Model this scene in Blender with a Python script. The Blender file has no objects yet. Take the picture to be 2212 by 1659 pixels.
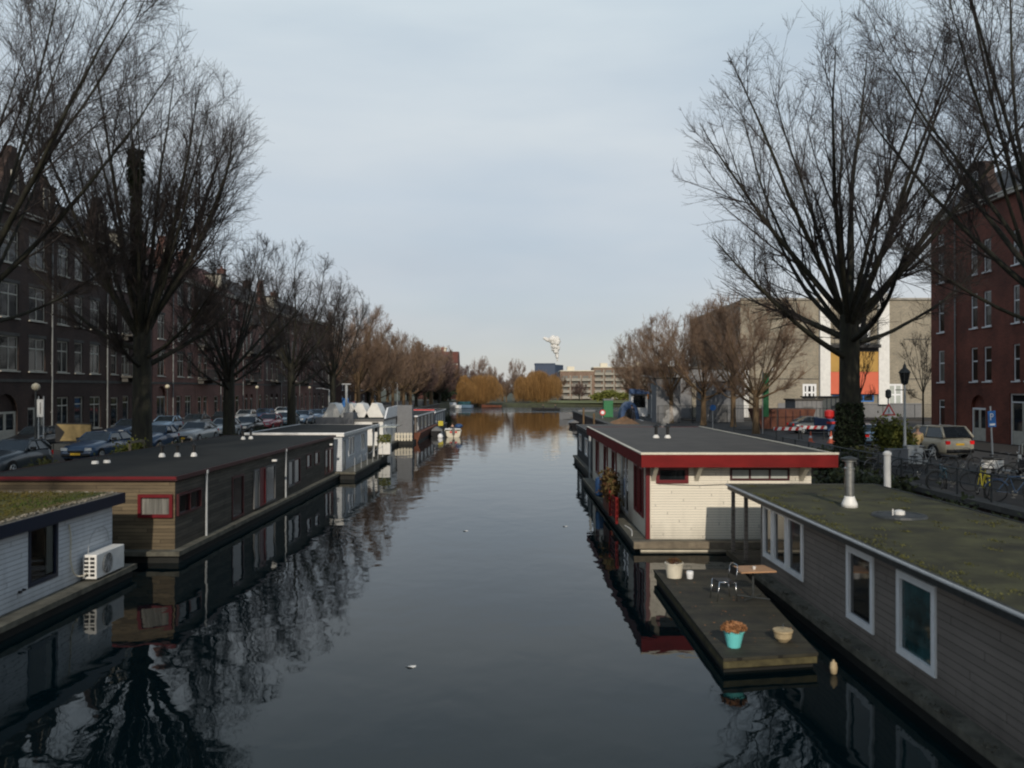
import bpy, math, random
import numpy as np
from mathutils import Matrix, Vector
R = math.radians
PI = math.pi
random.seed(7)
rng = np.random.default_rng(11)
scene = bpy.context.scene
col = scene.collection

# ------------------------------------------------------------------ camera
CAM_Z = 5.5
cam_data = bpy.data.cameras.new('camera')
cam = bpy.data.objects.new('camera', cam_data)
col.objects.link(cam)
cam.location = (0, 0, CAM_Z)
cam.rotation_euler = (R(90.334), 0, 0)
cam_data.sensor_width = 36
cam_data.lens = 36 * 1800 / 2212
cam_data.clip_start = 0.1
cam_data.clip_end = 5000
cam_data.dof.use_dof = True
cam_data.dof.focus_distance = 60
cam_data.dof.aperture_fstop = 0.9
scene.camera = cam

# ------------------------------------------------------------------ world and sun
SUN_EL, SUN_SIDE = R(25), R(1.5)
world = bpy.data.worlds.new('World')
scene.world = world
world.use_nodes = True
nt = world.node_tree
nt.nodes.clear()
N = nt.nodes.new
out = N('ShaderNodeOutputWorld')
bg = N('ShaderNodeBackground')
sky = N('ShaderNodeTexSky')
sky.sky_type = 'NISHITA'
sky.sun_disc = False
sky.sun_elevation = SUN_EL
sky.sun_rotation = PI - SUN_SIDE
sky.air_density = 1.0
sky.dust_density = 1.6
sky.ozone_density = 1.0
tc = N('ShaderNodeTexCoord')
mp = N('ShaderNodeMapping')
mp.inputs['Scale'].default_value = (1.2, 1.2, 6.0)
nz = N('ShaderNodeTexNoise')
nz.inputs['Scale'].default_value = 1.6
nz.inputs['Detail'].default_value = 5
nz.inputs['Roughness'].default_value = 0.5
cr = N('ShaderNodeValToRGB')
cr.color_ramp.elements[0].position = 0.30
cr.color_ramp.elements[0].color = (0.72, 0.72, 0.72, 1)
cr.color_ramp.elements[1].position = 0.72
cr.color_ramp.elements[1].color = (0.98, 0.98, 0.98, 1)
sep = N('ShaderNodeSeparateXYZ')
vr = N('ShaderNodeValToRGB')                      # thin high cloud, warmer and paler near the horizon
e = vr.color_ramp.elements
e[0].position = 0.0; e[0].color = (5.3, 5.4, 5.4, 1)
e[1].position = 1.0; e[1].color = (1.7, 2.4, 3.3, 1)
e2 = e.new(0.12); e2.color = (5.3, 5.7, 6.2, 1)
e3 = e.new(0.42); e3.color = (5.4, 6.3, 7.0, 1); e4 = e.new(0.62); e4.color = (2.8, 3.7, 4.6, 1)
mixc = N('ShaderNodeMix'); mixc.data_type = 'RGBA'
L = nt.links.new
L(tc.outputs['Generated'], mp.inputs['Vector']); L(mp.outputs[0], nz.inputs['Vector'])
L(nz.outputs['Fac'], cr.inputs[0]); L(tc.outputs['Generated'], sep.inputs[0]); L(sep.outputs['Z'], vr.inputs[0])
nz2 = N('ShaderNodeTexNoise'); nz2.inputs['Scale'].default_value = 1.9; nz2.inputs['Detail'].default_value = 4
mp2 = N('ShaderNodeMapping'); mp2.inputs['Scale'].default_value = (1.0, 1.0, 3.2); mp2.inputs['Location'].default_value = (3.1, .4, .2)
L(tc.outputs['Generated'], mp2.inputs['Vector']); L(mp2.outputs[0], nz2.inputs['Vector'])
cl = N('ShaderNodeValToRGB'); cl.color_ramp.elements[0].position = .34; cl.color_ramp.elements[0].color = (.90, .925, .945, 1); cl.color_ramp.elements[1].position = .66; cl.color_ramp.elements[1].color = (1.13, 1.09, 1.045, 1)
L(nz2.outputs['Fac'], cl.inputs[0])
mxc = N('ShaderNodeMix'); mxc.data_type = 'RGBA'; mxc.blend_type = 'MULTIPLY'; mxc.inputs[0].default_value = 1
L(vr.outputs[0], mxc.inputs[6]); L(cl.outputs[0], mxc.inputs[7])
L(cr.outputs[0], mixc.inputs[0]); L(sky.outputs[0], mixc.inputs[6]); L(mxc.outputs[2], mixc.inputs[7])
L(mixc.outputs[2], bg.inputs['Color'])
bg.inputs['Strength'].default_value = 0.11
L(bg.outputs[0], out.inputs['Surface'])

sun_data = bpy.data.lights.new('sun', 'SUN')
sun_data.energy = 2.8
sun_data.angle = R(0.6)
sun_data.color = (1.0, 0.90, 0.76)
sun = bpy.data.objects.new('sun', sun_data)
col.objects.link(sun)
sv = Vector((math.sin(SUN_SIDE) * math.cos(SUN_EL), -math.cos(SUN_SIDE) * math.cos(SUN_EL), math.sin(SUN_EL)))
sun.rotation_euler = (-sv).to_track_quat('-Z', 'Y').to_euler()

scene.view_settings.view_transform = 'Standard'
scene.view_settings.look = 'None'
scene.view_settings.exposure = 0.0
scene.view_settings.gamma = 1.0
scene.view_settings.use_curve_mapping = False
scene.render.engine = 'CYCLES'
scene.cycles.max_bounces = 5
scene.cycles.diffuse_bounces = 2
scene.cycles.glossy_bounces = 3
scene.cycles.transparent_max_bounces = 8
scene.cycles.volume_bounces = 3
scene.cycles.caustics_reflective = False
scene.cycles.caustics_refractive = False
scene.cycles.pixel_filter_type = 'BLACKMAN_HARRIS'
scene.cycles.filter_width = 2.1

# ------------------------------------------------------------------ materials
MATS = {}
def mat(name, c, rough=0.8, var=0.22, scale=3.0, metal=0.0, bump=0.0, spec=0.4, kind=None, pitch=0.15, c2=None, stretch=None):
    if name in MATS: return MATS[name]
    m = bpy.data.materials.new(name); m.use_nodes = True
    t = m.node_tree; n = t.nodes.new; l = t.links.new
    b = t.nodes['Principled BSDF']
    b.inputs['Roughness'].default_value = rough
    b.inputs['Metallic'].default_value = metal
    b.inputs['Specular IOR Level'].default_value = spec
    tco = n('ShaderNodeTexCoord')
    src = tco.outputs['Object']
    mpp = n('ShaderNodeMapping')
    if stretch: mpp.inputs['Scale'].default_value = stretch
    l(src, mpp.inputs['Vector'])
    no = n('ShaderNodeTexNoise'); no.inputs['Scale'].default_value = scale
    no.inputs['Detail'].default_value = 6; no.inputs['Roughness'].default_value = 0.6
    l(mpp.outputs[0], no.inputs['Vector'])
    rp = n('ShaderNodeValToRGB')
    hi = c2 if c2 else tuple(min(1, v * (1 + var)) for v in c)
    lo = tuple(v * (1 - var) for v in c)
    rp.color_ramp.elements[0].position = 0.32; rp.color_ramp.elements[0].color = (*lo, 1)
    rp.color_ramp.elements[1].position = 0.68; rp.color_ramp.elements[1].color = (*hi, 1)
    l(no.outputs['Fac'], rp.inputs[0])
    colout = rp.outputs[0]; hgt = no.outputs['Fac']
    def mth(op, a, bb=None):
        q = n('ShaderNodeMath'); q.operation = op
        for i, v in enumerate((a, bb)):
            if v is None: continue
            if isinstance(v, (int, float)): q.inputs[i].default_value = v
            else: l(v, q.inputs[i])
        return q.outputs[0]
    def mul(a, fac_socket, k):                    # a * (1 - k*fac)
        mm = n('ShaderNodeMix'); mm.data_type = 'RGBA'; mm.blend_type = 'MULTIPLY'
        l(fac_socket, mm.inputs[0]); l(a, mm.inputs[6]); mm.inputs[7].default_value = (k, k, k, 1)
        return mm.outputs[2]
    if kind == 'boards':                          # horizontal boards with grooves and a tone of their own
        sp = n('ShaderNodeSeparateXYZ'); l(src, sp.inputs[0])
        zz = mth('DIVIDE', sp.outputs['Z'], pitch)
        fr = mth('FRACT', zz); gr = mth('LESS_THAN', fr, 0.10)
        fl = mth('FLOOR', zz)
        seg = mth('FLOOR', mth('ADD', mth('MULTIPLY', mth('ADD', sp.outputs['X'], sp.outputs['Y']), 0.27), mth('MULTIPLY', fl, 0.37)))
        wn = n('ShaderNodeTexWhiteNoise'); wn.noise_dimensions = '2D'
        cb = n('ShaderNodeCombineXYZ'); l(fl, cb.inputs[0]); l(seg, cb.inputs[1]); l(cb.outputs[0], wn.inputs['Vector'])
        colout = mul(colout, mth('MULTIPLY', wn.outputs['Value'], 1.0), 1 - var * 1.3)
        colout = mul(colout, gr, 0.35)
        n2 = n('ShaderNodeTexNoise'); n2.inputs['Scale'].default_value = 1.1; n2.inputs['Detail'].default_value = 7
        m2 = n('ShaderNodeMapping'); m2.inputs['Scale'].default_value = (2.2, 2.2, .35); l(src, m2.inputs['Vector']); l(m2.outputs[0], n2.inputs['Vector'])
        gm_ = n('ShaderNodeMapRange'); l(mth('ADD', sp.outputs['Z'], mth('MULTIPLY', n2.outputs['Fac'], 1.3)), gm_.inputs[0])
        gm_.inputs[1].default_value = 1.55; gm_.inputs[2].default_value = .75; colout = mul(colout, gm_.outputs[0], .62)          # algae and splash stains by the waterline
        st_ = n('ShaderNodeMapRange'); l(n2.outputs['Fac'], st_.inputs[0]); st_.inputs[1].default_value = .56; st_.inputs[2].default_value = .72; colout = mul(colout, st_.outputs[0], .86)
        fx = mth('FRACT', mth('ADD', mth('MULTIPLY', mth('ADD', sp.outputs['X'], sp.outputs['Y']), .27), mth('MULTIPLY', fl, .37))); colout = mul(colout, mth('LESS_THAN', fx, .006), .45)
        hgt = mth('SUBTRACT', mth('MULTIPLY', no.outputs['Fac'], 0.3), gr)
    if kind == 'felt':
        sp = n('ShaderNodeSeparateXYZ'); l(src, sp.inputs[0])
        gr = mth('LESS_THAN', mth('FRACT', mth('ADD', sp.outputs['Y'], mth('MULTIPLY', no.outputs['Fac'], .06))), .03); colout = mul(colout, gr, .6)
        wn = n('ShaderNodeTexWhiteNoise'); wn.noise_dimensions = '1D'; l(mth('FLOOR', sp.outputs['Y']), wn.inputs['W']); colout = mul(colout, wn.outputs['Value'], .82)
    if kind == 'planks':                          # planks laid across, seams along X
        sp = n('ShaderNodeSeparateXYZ'); l(src, sp.inputs[0])
        zz = mth('DIVIDE', sp.outputs['Y'], pitch)
        fr = mth('FRACT', zz); gr = mth('LESS_THAN', fr, 0.12)
        wn = n('ShaderNodeTexWhiteNoise'); wn.noise_dimensions = '1D'; l(mth('FLOOR', zz), wn.inputs['W'])
        colout = mul(colout, wn.outputs['Value'], 0.6); colout = mul(colout, gr, 0.3)
        hgt = mth('SUBTRACT', mth('MULTIPLY', no.outputs['Fac'], 0.3), gr)
    if kind == 'brick':
        sp = n('ShaderNodeSeparateXYZ'); l(src, sp.inputs[0])
        cb = n('ShaderNodeCombineXYZ'); l(mth('ADD', sp.outputs['X'], sp.outputs['Y']), cb.inputs[0]); l(sp.outputs['Z'], cb.inputs[1])
        bt = n('ShaderNodeTexBrick'); l(cb.outputs[0], bt.inputs['Vector'])
        bt.inputs['Scale'].default_value = 1.0; bt.inputs['Brick Width'].default_value = 0.22
        bt.inputs['Row Height'].default_value = 0.07; bt.inputs['Mortar Size'].default_value = 0.008
        bt.inputs['Color1'].default_value = (0.7, 0.7, 0.7, 1); bt.inputs['Color2'].default_value = (1.15, 1.1, 1.05, 1)
        bt.inputs['Mortar'].default_value = (1.2, 1.3, 1.35, 1)
        mm = n('ShaderNodeMix'); mm.data_type = 'RGBA'; mm.blend_type = 'MULTIPLY'; mm.inputs[0].default_value = 1
        l(colout, mm.inputs[6]); l(bt.outputs['Color'], mm.inputs[7]); colout = mm.outputs[2]
    if kind == 'tiles':
        sp = n('ShaderNodeSeparateXYZ'); l(src, sp.inputs[0])
        fr = mth('FRACT', mth('DIVIDE', sp.outputs['Z'], 0.22)); gr = mth('LESS_THAN', fr, 0.2)
        colout = mul(colout, gr, 0.55)
    l(colout, b.inputs['Base Color'])
    if bump:
        bp = n('ShaderNodeBump'); bp.inputs['Strength'].default_value = bump; bp.inputs['Distance'].default_value = 0.03
        l(hgt, bp.inputs['Height']); l(bp.outputs[0], b.inputs['Normal'])
    MATS[name] = m
    return m

M = {
 'brick_dark': mat('brick_dark', (0.046, 0.028, 0.023), kind='brick', scale=0.5, var=.3),
 'brick_brown': mat('brick_brown', (0.065, 0.038, 0.033), kind='brick', scale=0.5, var=.3),
 'brick_red': mat('brick_red', (0.20, 0.085, 0.065), kind='brick', scale=0.5, var=.25),
 'brick_pink': mat('brick_pink', (0.165, 0.082, 0.066), kind='brick', scale=0.5, var=.25),
 'brick_orange': mat('brick_orange', (0.135, 0.040, 0.025), kind='brick', scale=0.4, var=.45),
 'stone': mat('stone', (0.30, 0.28, 0.24), scale=2),
 'stone_dark': mat('stone_dark', (0.075, 0.072, 0.066), scale=2, bump=.3),
 'tile_dark': mat('tile_dark', (0.035, 0.032, 0.032), kind='tiles', rough=.6),
 'tile_red': mat('tile_red', (0.12, 0.04, 0.028), kind='tiles', rough=.7),
 'frame_cream': mat('frame_cream', (0.46, 0.44, 0.38), rough=.5, var=.12),
 'frame_white': mat('frame_white', (0.78, 0.79, 0.80), rough=.4, var=.08),
 'frame_red': mat('frame_red', (0.12, 0.006, 0.010), rough=.4, var=.1),
 'frame_darkred': mat('frame_darkred', (0.05, 0.008, 0.010), rough=.45, var=.1),
 'frame_navy': mat('frame_navy', (0.010, 0.016, 0.035), rough=.35, var=.1),
 'frame_grey': mat('frame_grey', (0.12, 0.12, 0.12), rough=.5, var=.1),
 'glass': mat('glass', (0.010, 0.013, 0.015), rough=.06, var=.5, scale=.8, spec=.5),
 'glass_curtain': mat('glass_curtain', (0.16, 0.155, 0.14), rough=.25, var=.5, scale=2.2, spec=.5, stretch=(5, 5, .3)),
 'glass_teal': mat('glass_teal', (0.02, 0.055, 0.06), rough=.08, var=.8, scale=2, spec=.5),
 'glass_pale': mat('glass_pale', (0.42, 0.45, 0.42), rough=.12, var=.1, spec=.5),
 'pipe_house': mat('pipe_house', (0.20, 0.21, 0.21), rough=.6, var=.2),
 'pipe_grey': mat('pipe_grey', (0.38, 0.40, 0.41), rough=.5, var=.12),
 'black': mat('black', (0.012, 0.012, 0.013), rough=.5, var=.3),
 'black_gloss': mat('black_gloss', (0.012, 0.012, 0.014), rough=.2, var=.2),
 'rubber': mat('rubber', (0.015, 0.015, 0.015), rough=.9),
 'iron': mat('iron', (0.035, 0.04, 0.042), rough=.5, var=.3, scale=8),
 'steel': mat('steel', (0.5, 0.5, 0.48), rough=.28, metal=.9, var=.25, scale=6),
 'chrome': mat('chrome', (0.75, 0.75, 0.75), rough=.15, metal=1, var=.05),
 'asphalt': mat('asphalt', (0.045, 0.043, 0.042), var=.25, scale=1.4, bump=.2),
 'paving': mat('paving', (0.034, 0.030, 0.027), var=.3, scale=1.2, bump=.3),  # set dark so the base colour carries the shade on the quay
 'earth': mat('earth', (0.06, 0.055, 0.035), var=.4, scale=.6, bump=.6, c2=(0.075, 0.08, 0.035)),
 'grass_far': mat('grass_far', (0.13, 0.14, 0.045), var=.35, scale=.15),
 'sand': mat('sand', (0.24, 0.13, 0.06), var=.3, scale=2, bump=.5),
 'bark': mat('bark', (0.020, 0.017, 0.014), var=.45, scale=6, bump=.8, stretch=(1, 1, .25), c2=(0.035, 0.034, 0.02)),
 'bark_warm': mat('bark_warm', (0.13, 0.085, 0.045), var=.4, scale=5, bump=.6, stretch=(1, 1, .25)),
 'twig': mat('twig', (0.034, 0.026, 0.023), var=.3, scale=2),
 'twig_warm': mat('twig_warm', (0.19, 0.125, 0.085), var=.35, scale=.8),
 'twig_pale': mat('twig_pale', (0.24, 0.17, 0.135), var=.3, scale=.8),
 'twig_plum': mat('twig_plum', (0.12, 0.078, 0.070), var=.3, scale=.8),
 'willow': mat('willow', (0.24, 0.125, 0.04), var=.35, scale=1.6, c2=(0.46, 0.26, 0.09), stretch=(1, 1, .12)),
 'ivy': mat('ivy', (0.020, 0.028, 0.012), var=.5, scale=3, c2=(0.035, 0.05, 0.018)),
 'leaf_green': mat('leaf_green', (0.07, 0.10, 0.02), var=.4, scale=3, c2=(0.19, 0.19, 0.035)),
 'leaf_yellow': mat('leaf_yellow', (0.075, 0.075, 0.02), var=.5, scale=3),
 'leaf_dry': mat('leaf_dry', (0.30, 0.14, 0.06), var=.4, scale=5),
 'leaf_rust': mat('leaf_rust', (0.15, 0.045, 0.018), var=.5, scale=3, c2=(0.09, 0.075, 0.02)),
 'concrete': mat('concrete', (0.10, 0.095, 0.075), var=.5, scale=2.5, bump=.5),
 'hull_black': mat('hull_black', (0.010, 0.011, 0.010), var=.4, scale=2, rough=.7),
 'white_boards': mat('white_boards', (0.60, 0.63, 0.66), kind='boards', pitch=.115, var=.06, bump=.6, rough=.55, scale=1.5),
 'cream_boards': mat('cream_boards', (0.80, 0.745, 0.63), kind='boards', pitch=.09, var=.035, bump=.35, rough=.5, scale=.8),
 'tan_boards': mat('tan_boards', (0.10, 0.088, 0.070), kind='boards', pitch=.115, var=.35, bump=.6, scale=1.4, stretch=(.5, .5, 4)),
 'tan_boards_painted_sun': mat('tan_boards_painted_sun', (0.145, 0.110, 0.066), kind='boards', pitch=.115, var=.3, bump=.6, scale=1.4, stretch=(.5, .5, 4)),  # lighter, warmer copy of the tan boards; sunlight put into the colour
 'grey_boards': mat('grey_boards', (0.215, 0.187, 0.165), kind='boards', pitch=.14, var=.12, bump=.6, scale=1.5, stretch=(.5, .5, 3)),
 'grey_panel': mat('grey_panel', (0.17, 0.175, 0.185), var=.1),
 'dark_boards': mat('dark_boards', (0.05, 0.052, 0.055), kind='boards', pitch=.2, var=.2, bump=.5),
 'roof_felt': mat('roof_felt', (0.010, 0.011, 0.010), var=.5, scale=.9, rough=.85, bump=.3, kind='felt'),
 'roof_felt_grey': mat('roof_felt_grey', (0.070, 0.062, 0.054), var=.25, scale=1.0, rough=.75, bump=.2, c2=(0.085, .076, .066), kind='felt'),
 'roof_moss': mat('roof_moss', (0.042, 0.040, 0.022), var=.5, scale=1.3, rough=.9, bump=.5, c2=(0.078, 0.078, 0.034), kind='felt'),
 'roof_sedum': mat('roof_sedum', (0.048, 0.095, 0.012), var=.35, scale=.75, rough=1, bump=1, c2=(0.13, 0.080, 0.020), stretch=(1, .35, 1)),
 'gravel': mat('gravel', (0.22, 0.2, 0.16), var=.6, scale=14, bump=1),
 'red_fascia': mat('red_fascia', (0.155, 0.007, 0.007), rough=.65, var=.16, scale=1.2, spec=.2, stretch=(1, 1, 3)),
 'white_paint': mat('white_paint', (0.72, 0.71, 0.68), rough=.45, var=.1),
 'cream_paint': mat('cream_paint', (0.62, 0.57, 0.46), rough=.5, var=.12),
 'decking': mat('decking', (0.042, 0.038, 0.030), kind='planks', pitch=.15, var=.4, scale=2.2, bump=.6, c2=(0.062, .057, .036)),
 'deck_edge': mat('deck_edge', (0.065, 0.056, 0.026), var=.5, scale=4, bump=.6),
 'turquoise': mat('turquoise', (0.16, 0.62, 0.62), rough=.35, var=.06),
 'terracotta': mat('terracotta', (0.42, 0.33, 0.20), rough=.7, var=.2, scale=9),
 'table_wood': mat('table_wood', (0.42, 0.24, 0.13), rough=.5, var=.15),
 'beige_wall': mat('beige_wall', (0.27, 0.237, 0.185), var=.16, scale=.45, rough=.9, kind='brick'),
 'grey_wall': mat('grey_wall', (0.20, 0.20, 0.205), var=.12, scale=.5),
 'orange': mat('orange', (0.62, 0.135, 0.07), rough=.6, var=.08, scale=.5),
 'yellow_ochre': mat('yellow_ochre', (0.42, 0.25, 0.06), rough=.6, var=.1, scale=.5),
 'blue_sign': mat('blue_sign', (0.02, 0.14, 0.42), rough=.4, var=.05),
 'red_sign': mat('red_sign', (0.55, 0.03, 0.03), rough=.4, var=.05),
 'green_paint': mat('green_paint', (0.02, 0.16, 0.06), rough=.5, var=.1),
 'blue_tarp': mat('blue_tarp', (0.022, 0.06, 0.15), rough=.5, var=.2),
 'orange_sign': mat('orange_sign', (0.70, 0.25, 0.02), rough=.5, var=.1),
 'yellow': mat('yellow', (0.50, 0.42, 0.03), rough=.5, var=.1),
 'wood_board': mat('wood_board', (0.24, 0.18, 0.08), rough=.7, var=.15),
 'wood_grey': mat('wood_grey', (0.17, 0.14, 0.10), rough=.8, var=.3, scale=4),
 'blue_building': mat('blue_building', (0.035, 0.055, 0.10), rough=.6, var=.1, scale=.05),
 'apartment_brick': mat('apartment_brick', (0.20, 0.135, 0.10), kind='brick', scale=0.3, var=.25),
 'steam': mat('steam', (0.95, 0.93, 0.90), rough=1, var=.03, scale=.1),
 'skin': mat('skin', (0.45, 0.27, 0.19), rough=.6, var=.08),
 'coat_beige': mat('coat_beige', (0.50, 0.36, 0.17), rough=.9, var=.1),
 'cloth_dark': mat('cloth_dark', (0.025, 0.028, 0.04), rough=.9),
 'cloth_orange': mat('cloth_orange', (0.55, 0.16, 0.05), rough=.9),
 'hair': mat('hair', (0.05, 0.03, 0.02), rough=.7),
 'hair_grey': mat('hair_grey', (0.3, 0.27, 0.22), rough=.7),
 'rust': mat('rust', (0.13, 0.045, 0.025), rough=.8, var=.35, scale=2),
 'plate_yellow': mat('plate_yellow', (0.75, 0.45, 0.03), rough=.5, var=.03),
 'lamp_red': mat('lamp_red', (0.75, 0.012, 0.015), rough=.2, var=.1),
 'lamp_clear': mat('lamp_clear', (0.6, 0.62, 0.62), rough=.12, var=.15, scale=9),
 'car_glass': mat('car_glass', (0.016, 0.022, 0.028), rough=.05, var=.3, spec=.7),
 'globe': mat('globe', (0.55, 0.5, 0.38), rough=.4, var=.1),
}
for nm, c in dict(grey=(0.045, 0.055, 0.065), blue=(0.03, 0.065, 0.13), navy=(0.018, 0.03, 0.055), silver=(0.34, 0.36, 0.37), white=(0.62, 0.64, 0.65),
                  black=(0.012, 0.013, 0.015), red=(0.32, 0.012, 0.03), teal=(0.03, 0.10, 0.14), champagne=(0.32, 0.30, 0.24), paleblue=(0.14, 0.22, 0.32)).items():
    m = mat('car_' + nm, c, rough=.3, var=.06, scale=1)
    m.node_tree.nodes['Principled BSDF'].inputs['Coat Weight'].default_value = .6
    M['car_' + nm] = m

gc = bpy.data.materials.new('glass_clear'); gc.use_nodes = True; gt = gc.node_tree; gt.nodes.clear()
go_ = gt.nodes.new('ShaderNodeOutputMaterial'); gg = gt.nodes.new('ShaderNodeBsdfGlossy'); gr_ = gt.nodes.new('ShaderNodeBsdfTransparent'); gm_ = gt.nodes.new('ShaderNodeMixShader'); gf = gt.nodes.new('ShaderNodeFresnel')
gg.inputs['Roughness'].default_value = .03; gr_.inputs[0].default_value = (.6, .65, .65, 1); gf.inputs['IOR'].default_value = 1.5
gt.links.new(gf.outputs[0], gm_.inputs[0]); gt.links.new(gr_.outputs[0], gm_.inputs[1]); gt.links.new(gg.outputs[0], gm_.inputs[2]); gt.links.new(gm_.outputs[0], go_.inputs['Surface'])
M['glass_clear'] = gc

# ------------------------------------------------------------------ mesh helper
class MB:
    def __init__(s): s.v = []; s.f = []; s.mi = []; s.M = Matrix.Identity(4); s.cur = 0
    def at(s, x=0, y=0, z=0, rz=0): s.M = Matrix.Translation((x, y, z)) @ Matrix.Rotation(rz, 4, 'Z'); return s
    def vert(s, p): s.v.append(tuple(s.M @ Vector(p))); return len(s.v) - 1
    def face(s, pts): s.f.append([s.vert(p) for p in pts]); s.mi.append(s.cur)
    def box(s, x0, y0, z0, x1, y1, z1):
        p = [(x0,y0,z0),(x1,y0,z0),(x1,y1,z0),(x0,y1,z0),(x0,y0,z1),(x1,y0,z1),(x1,y1,z1),(x0,y1,z1)]
        b = [s.vert(q) for q in p]
        for f in ((0,3,2,1),(4,5,6,7),(0,1,5,4),(1,2,6,5),(2,3,7,6),(3,0,4,7)):
            s.f.append([b[i] for i in f]); s.mi.append(s.cur)
        return s
    def tube(s, p0, p1, r0, r1=None, n=8, caps=True):
        r1 = r0 if r1 is None else r1
        p0 = Vector(p0); p1 = Vector(p1); d = (p1 - p0).normalized()
        a = d.orthogonal().normalized(); b = d.cross(a)
        A = [s.vert(p0 + a * math.cos(2*PI*i/n) * r0 + b * math.sin(2*PI*i/n) * r0) for i in range(n)]
        B = [s.vert(p1 + a * math.cos(2*PI*i/n) * r1 + b * math.sin(2*PI*i/n) * r1) for i in range(n)]
        for i in range(n):
            j = (i + 1) % n; s.f.append([A[i], A[j], B[j], B[i]]); s.mi.append(s.cur)
        if caps: s.f.append(A[::-1]); s.f.append(B); s.mi += [s.cur] * 2
        return s
    def path(s, pts, r, n=6):
        for a, b in zip(pts, pts[1:]): s.tube(a, b, r, n=n)
        return s
    def lathe(s, prof, c=(0, 0, 0), n=16):
        rings = []
        for r, z in prof: rings.append([s.vert((c[0] + r * math.cos(2*PI*i/n), c[1] + r * math.sin(2*PI*i/n), c[2] + z)) for i in range(n)])
        for a, b in zip(rings, rings[1:]):
            for i in range(n):
                j = (i + 1) % n; s.f.append([a[i], a[j], b[j], b[i]]); s.mi.append(s.cur)
        s.f.append(rings[0][::-1]); s.f.append(rings[-1]); s.mi += [s.cur] * 2
        return s
    def prism(s, poly, y0, y1):                    # poly in (x, z), extruded along y
        a = [s.vert((x, y0, z)) for x, z in poly]; b = [s.vert((x, y1, z)) for x, z in poly]
        s.f.append(a); s.f.append(b[::-1]); s.mi += [s.cur] * 2
        for i in range(len(poly)):
            j = (i + 1) % len(poly); s.f.append([a[j], a[i], b[i], b[j]]); s.mi.append(s.cur)
        return s
    def wall(s, w, z0, z1, holes=(), depth=.14, x0=0):   # plane y=0 facing -y, reveals go inwards (+y)
        xs = sorted({x0, w, *[h[0] for h in holes], *[h[2] for h in holes]}); zs = sorted({z0, z1, *[h[1] for h in holes], *[h[3] for h in holes]})
        xs = [x for x in xs if x0 <= x <= w]; zs = [z for z in zs if z0 <= z <= z1]
        for xa, xb in zip(xs, xs[1:]):
            for za, zb in zip(zs, zs[1:]):
                cx, cz = (xa + xb) / 2, (za + zb) / 2
                if any(h[0] < cx < h[2] and h[1] < cz < h[3] for h in holes): continue
                s.face([(xa,0,za),(xb,0,za),(xb,0,zb),(xa,0,zb)])
        d = depth
        for a, b, c, e in [h[:4] for h in holes]:
            s.face([(a,0,b),(a,0,e),(a,d,e),(a,d,b)]); s.face([(c,0,b),(c,d,b),(c,d,e),(c,0,e)])
            s.face([(a,0,b),(a,d,b),(c,d,b),(c,0,b)]); s.face([(a,0,e),(c,0,e),(c,d,e),(a,d,e)])
            s.face([(a,d,b),(a,d,e),(c,d,e),(c,d,b)][::-1])
        return s
    def arch(s, xa, xb, zs, zt, y=0, n=8):          # fills the corners of an opening above a round arch
        cx = (xa + xb) / 2; r = (xb - xa) / 2
        pts = [(cx - r * math.cos(PI*i/n), zs + (zt - zs - .02) * math.sin(PI*i/n)) for i in range(n + 1)]
        for (x1, z1), (x2, z2) in zip(pts, pts[1:]):
            s.face([(x1, y, z1), (x2, y, z2), (x2, y, zt), (x1, y, zt)]); s.face([(x1, y, z1), (x1, y+.14, z1), (x2, y+.14, z2), (x2, y, z2)])
        return s
    def mesh(s, name, mats, smooth=False):
        me = bpy.data.meshes.new(name); me.from_pydata(s.v, [], s.f)
        for m in (mats if isinstance(mats, (list, tuple)) else [mats]): me.materials.append(m)
        me.polygons.foreach_set('material_index', s.mi)
        if smooth: me.polygons.foreach_set('use_smooth', [True] * len(s.f))
        me.update(); return me
    def build(s, name, mats, parent=None, smooth=False, world=True, bevel=0):
        o = bpy.data.objects.new(name, s.mesh(name, mats, smooth)); col.objects.link(o)
        if parent:
            o.parent = parent
            if world: o.matrix_parent_inverse = base_inv(parent)
        if bevel:
            b = o.modifiers.new('bevel', 'BEVEL'); b.width = bevel; b.segments = 2; b.limit_method = 'ANGLE'
        return o

def base_inv(p):
    m = Matrix.Translation(p.location) @ p.rotation_euler.to_matrix().to_4x4()
    return m.inverted()
def tag(o, label=None, cat=None, group=None, kind=None):
    if label: o['label'] = label
    if cat: o['category'] = cat
    if group: o['group'] = group
    if kind: o['kind'] = kind
    return o
def thing(name, label, cat, loc=(0, 0, 0), rz=0, group=None):
    o = bpy.data.objects.new(name, None); col.objects.link(o); o.empty_display_size = .2
    o.location = loc; o.rotation_euler = (0, 0, rz)
    return tag(o, label, cat, group)
def child(name, me, parent, loc=(0, 0, 0), rz=0, label=None):
    o = bpy.data.objects.new(name, me); col.objects.link(o); o.parent = parent; o.location = loc; o.rotation_euler = (0, 0, rz)
    if label: o['label'] = label
    return o
def struct(name, mb, m): return tag(mb.build(name, m), kind='structure')
def dup(root, loc, rz=None, label=None, group=None, scale=None):
    def rec(o, par):
        c = o.copy(); col.objects.link(c)
        if par: c.parent = par; c.matrix_parent_inverse = o.matrix_parent_inverse.copy()
        for ch in KIDS(o): rec(ch, c)
        return c
    r = rec(root, None); r.location = loc
    if rz is not None: r.rotation_euler = (0, 0, rz)
    if scale: r.scale = scale if isinstance(scale, tuple) else (scale,) * 3
    if label: r['label'] = label
    if group: r['group'] = group
    return r
def KIDS(o): return [c for c in bpy.data.objects if c.parent == o]

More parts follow.
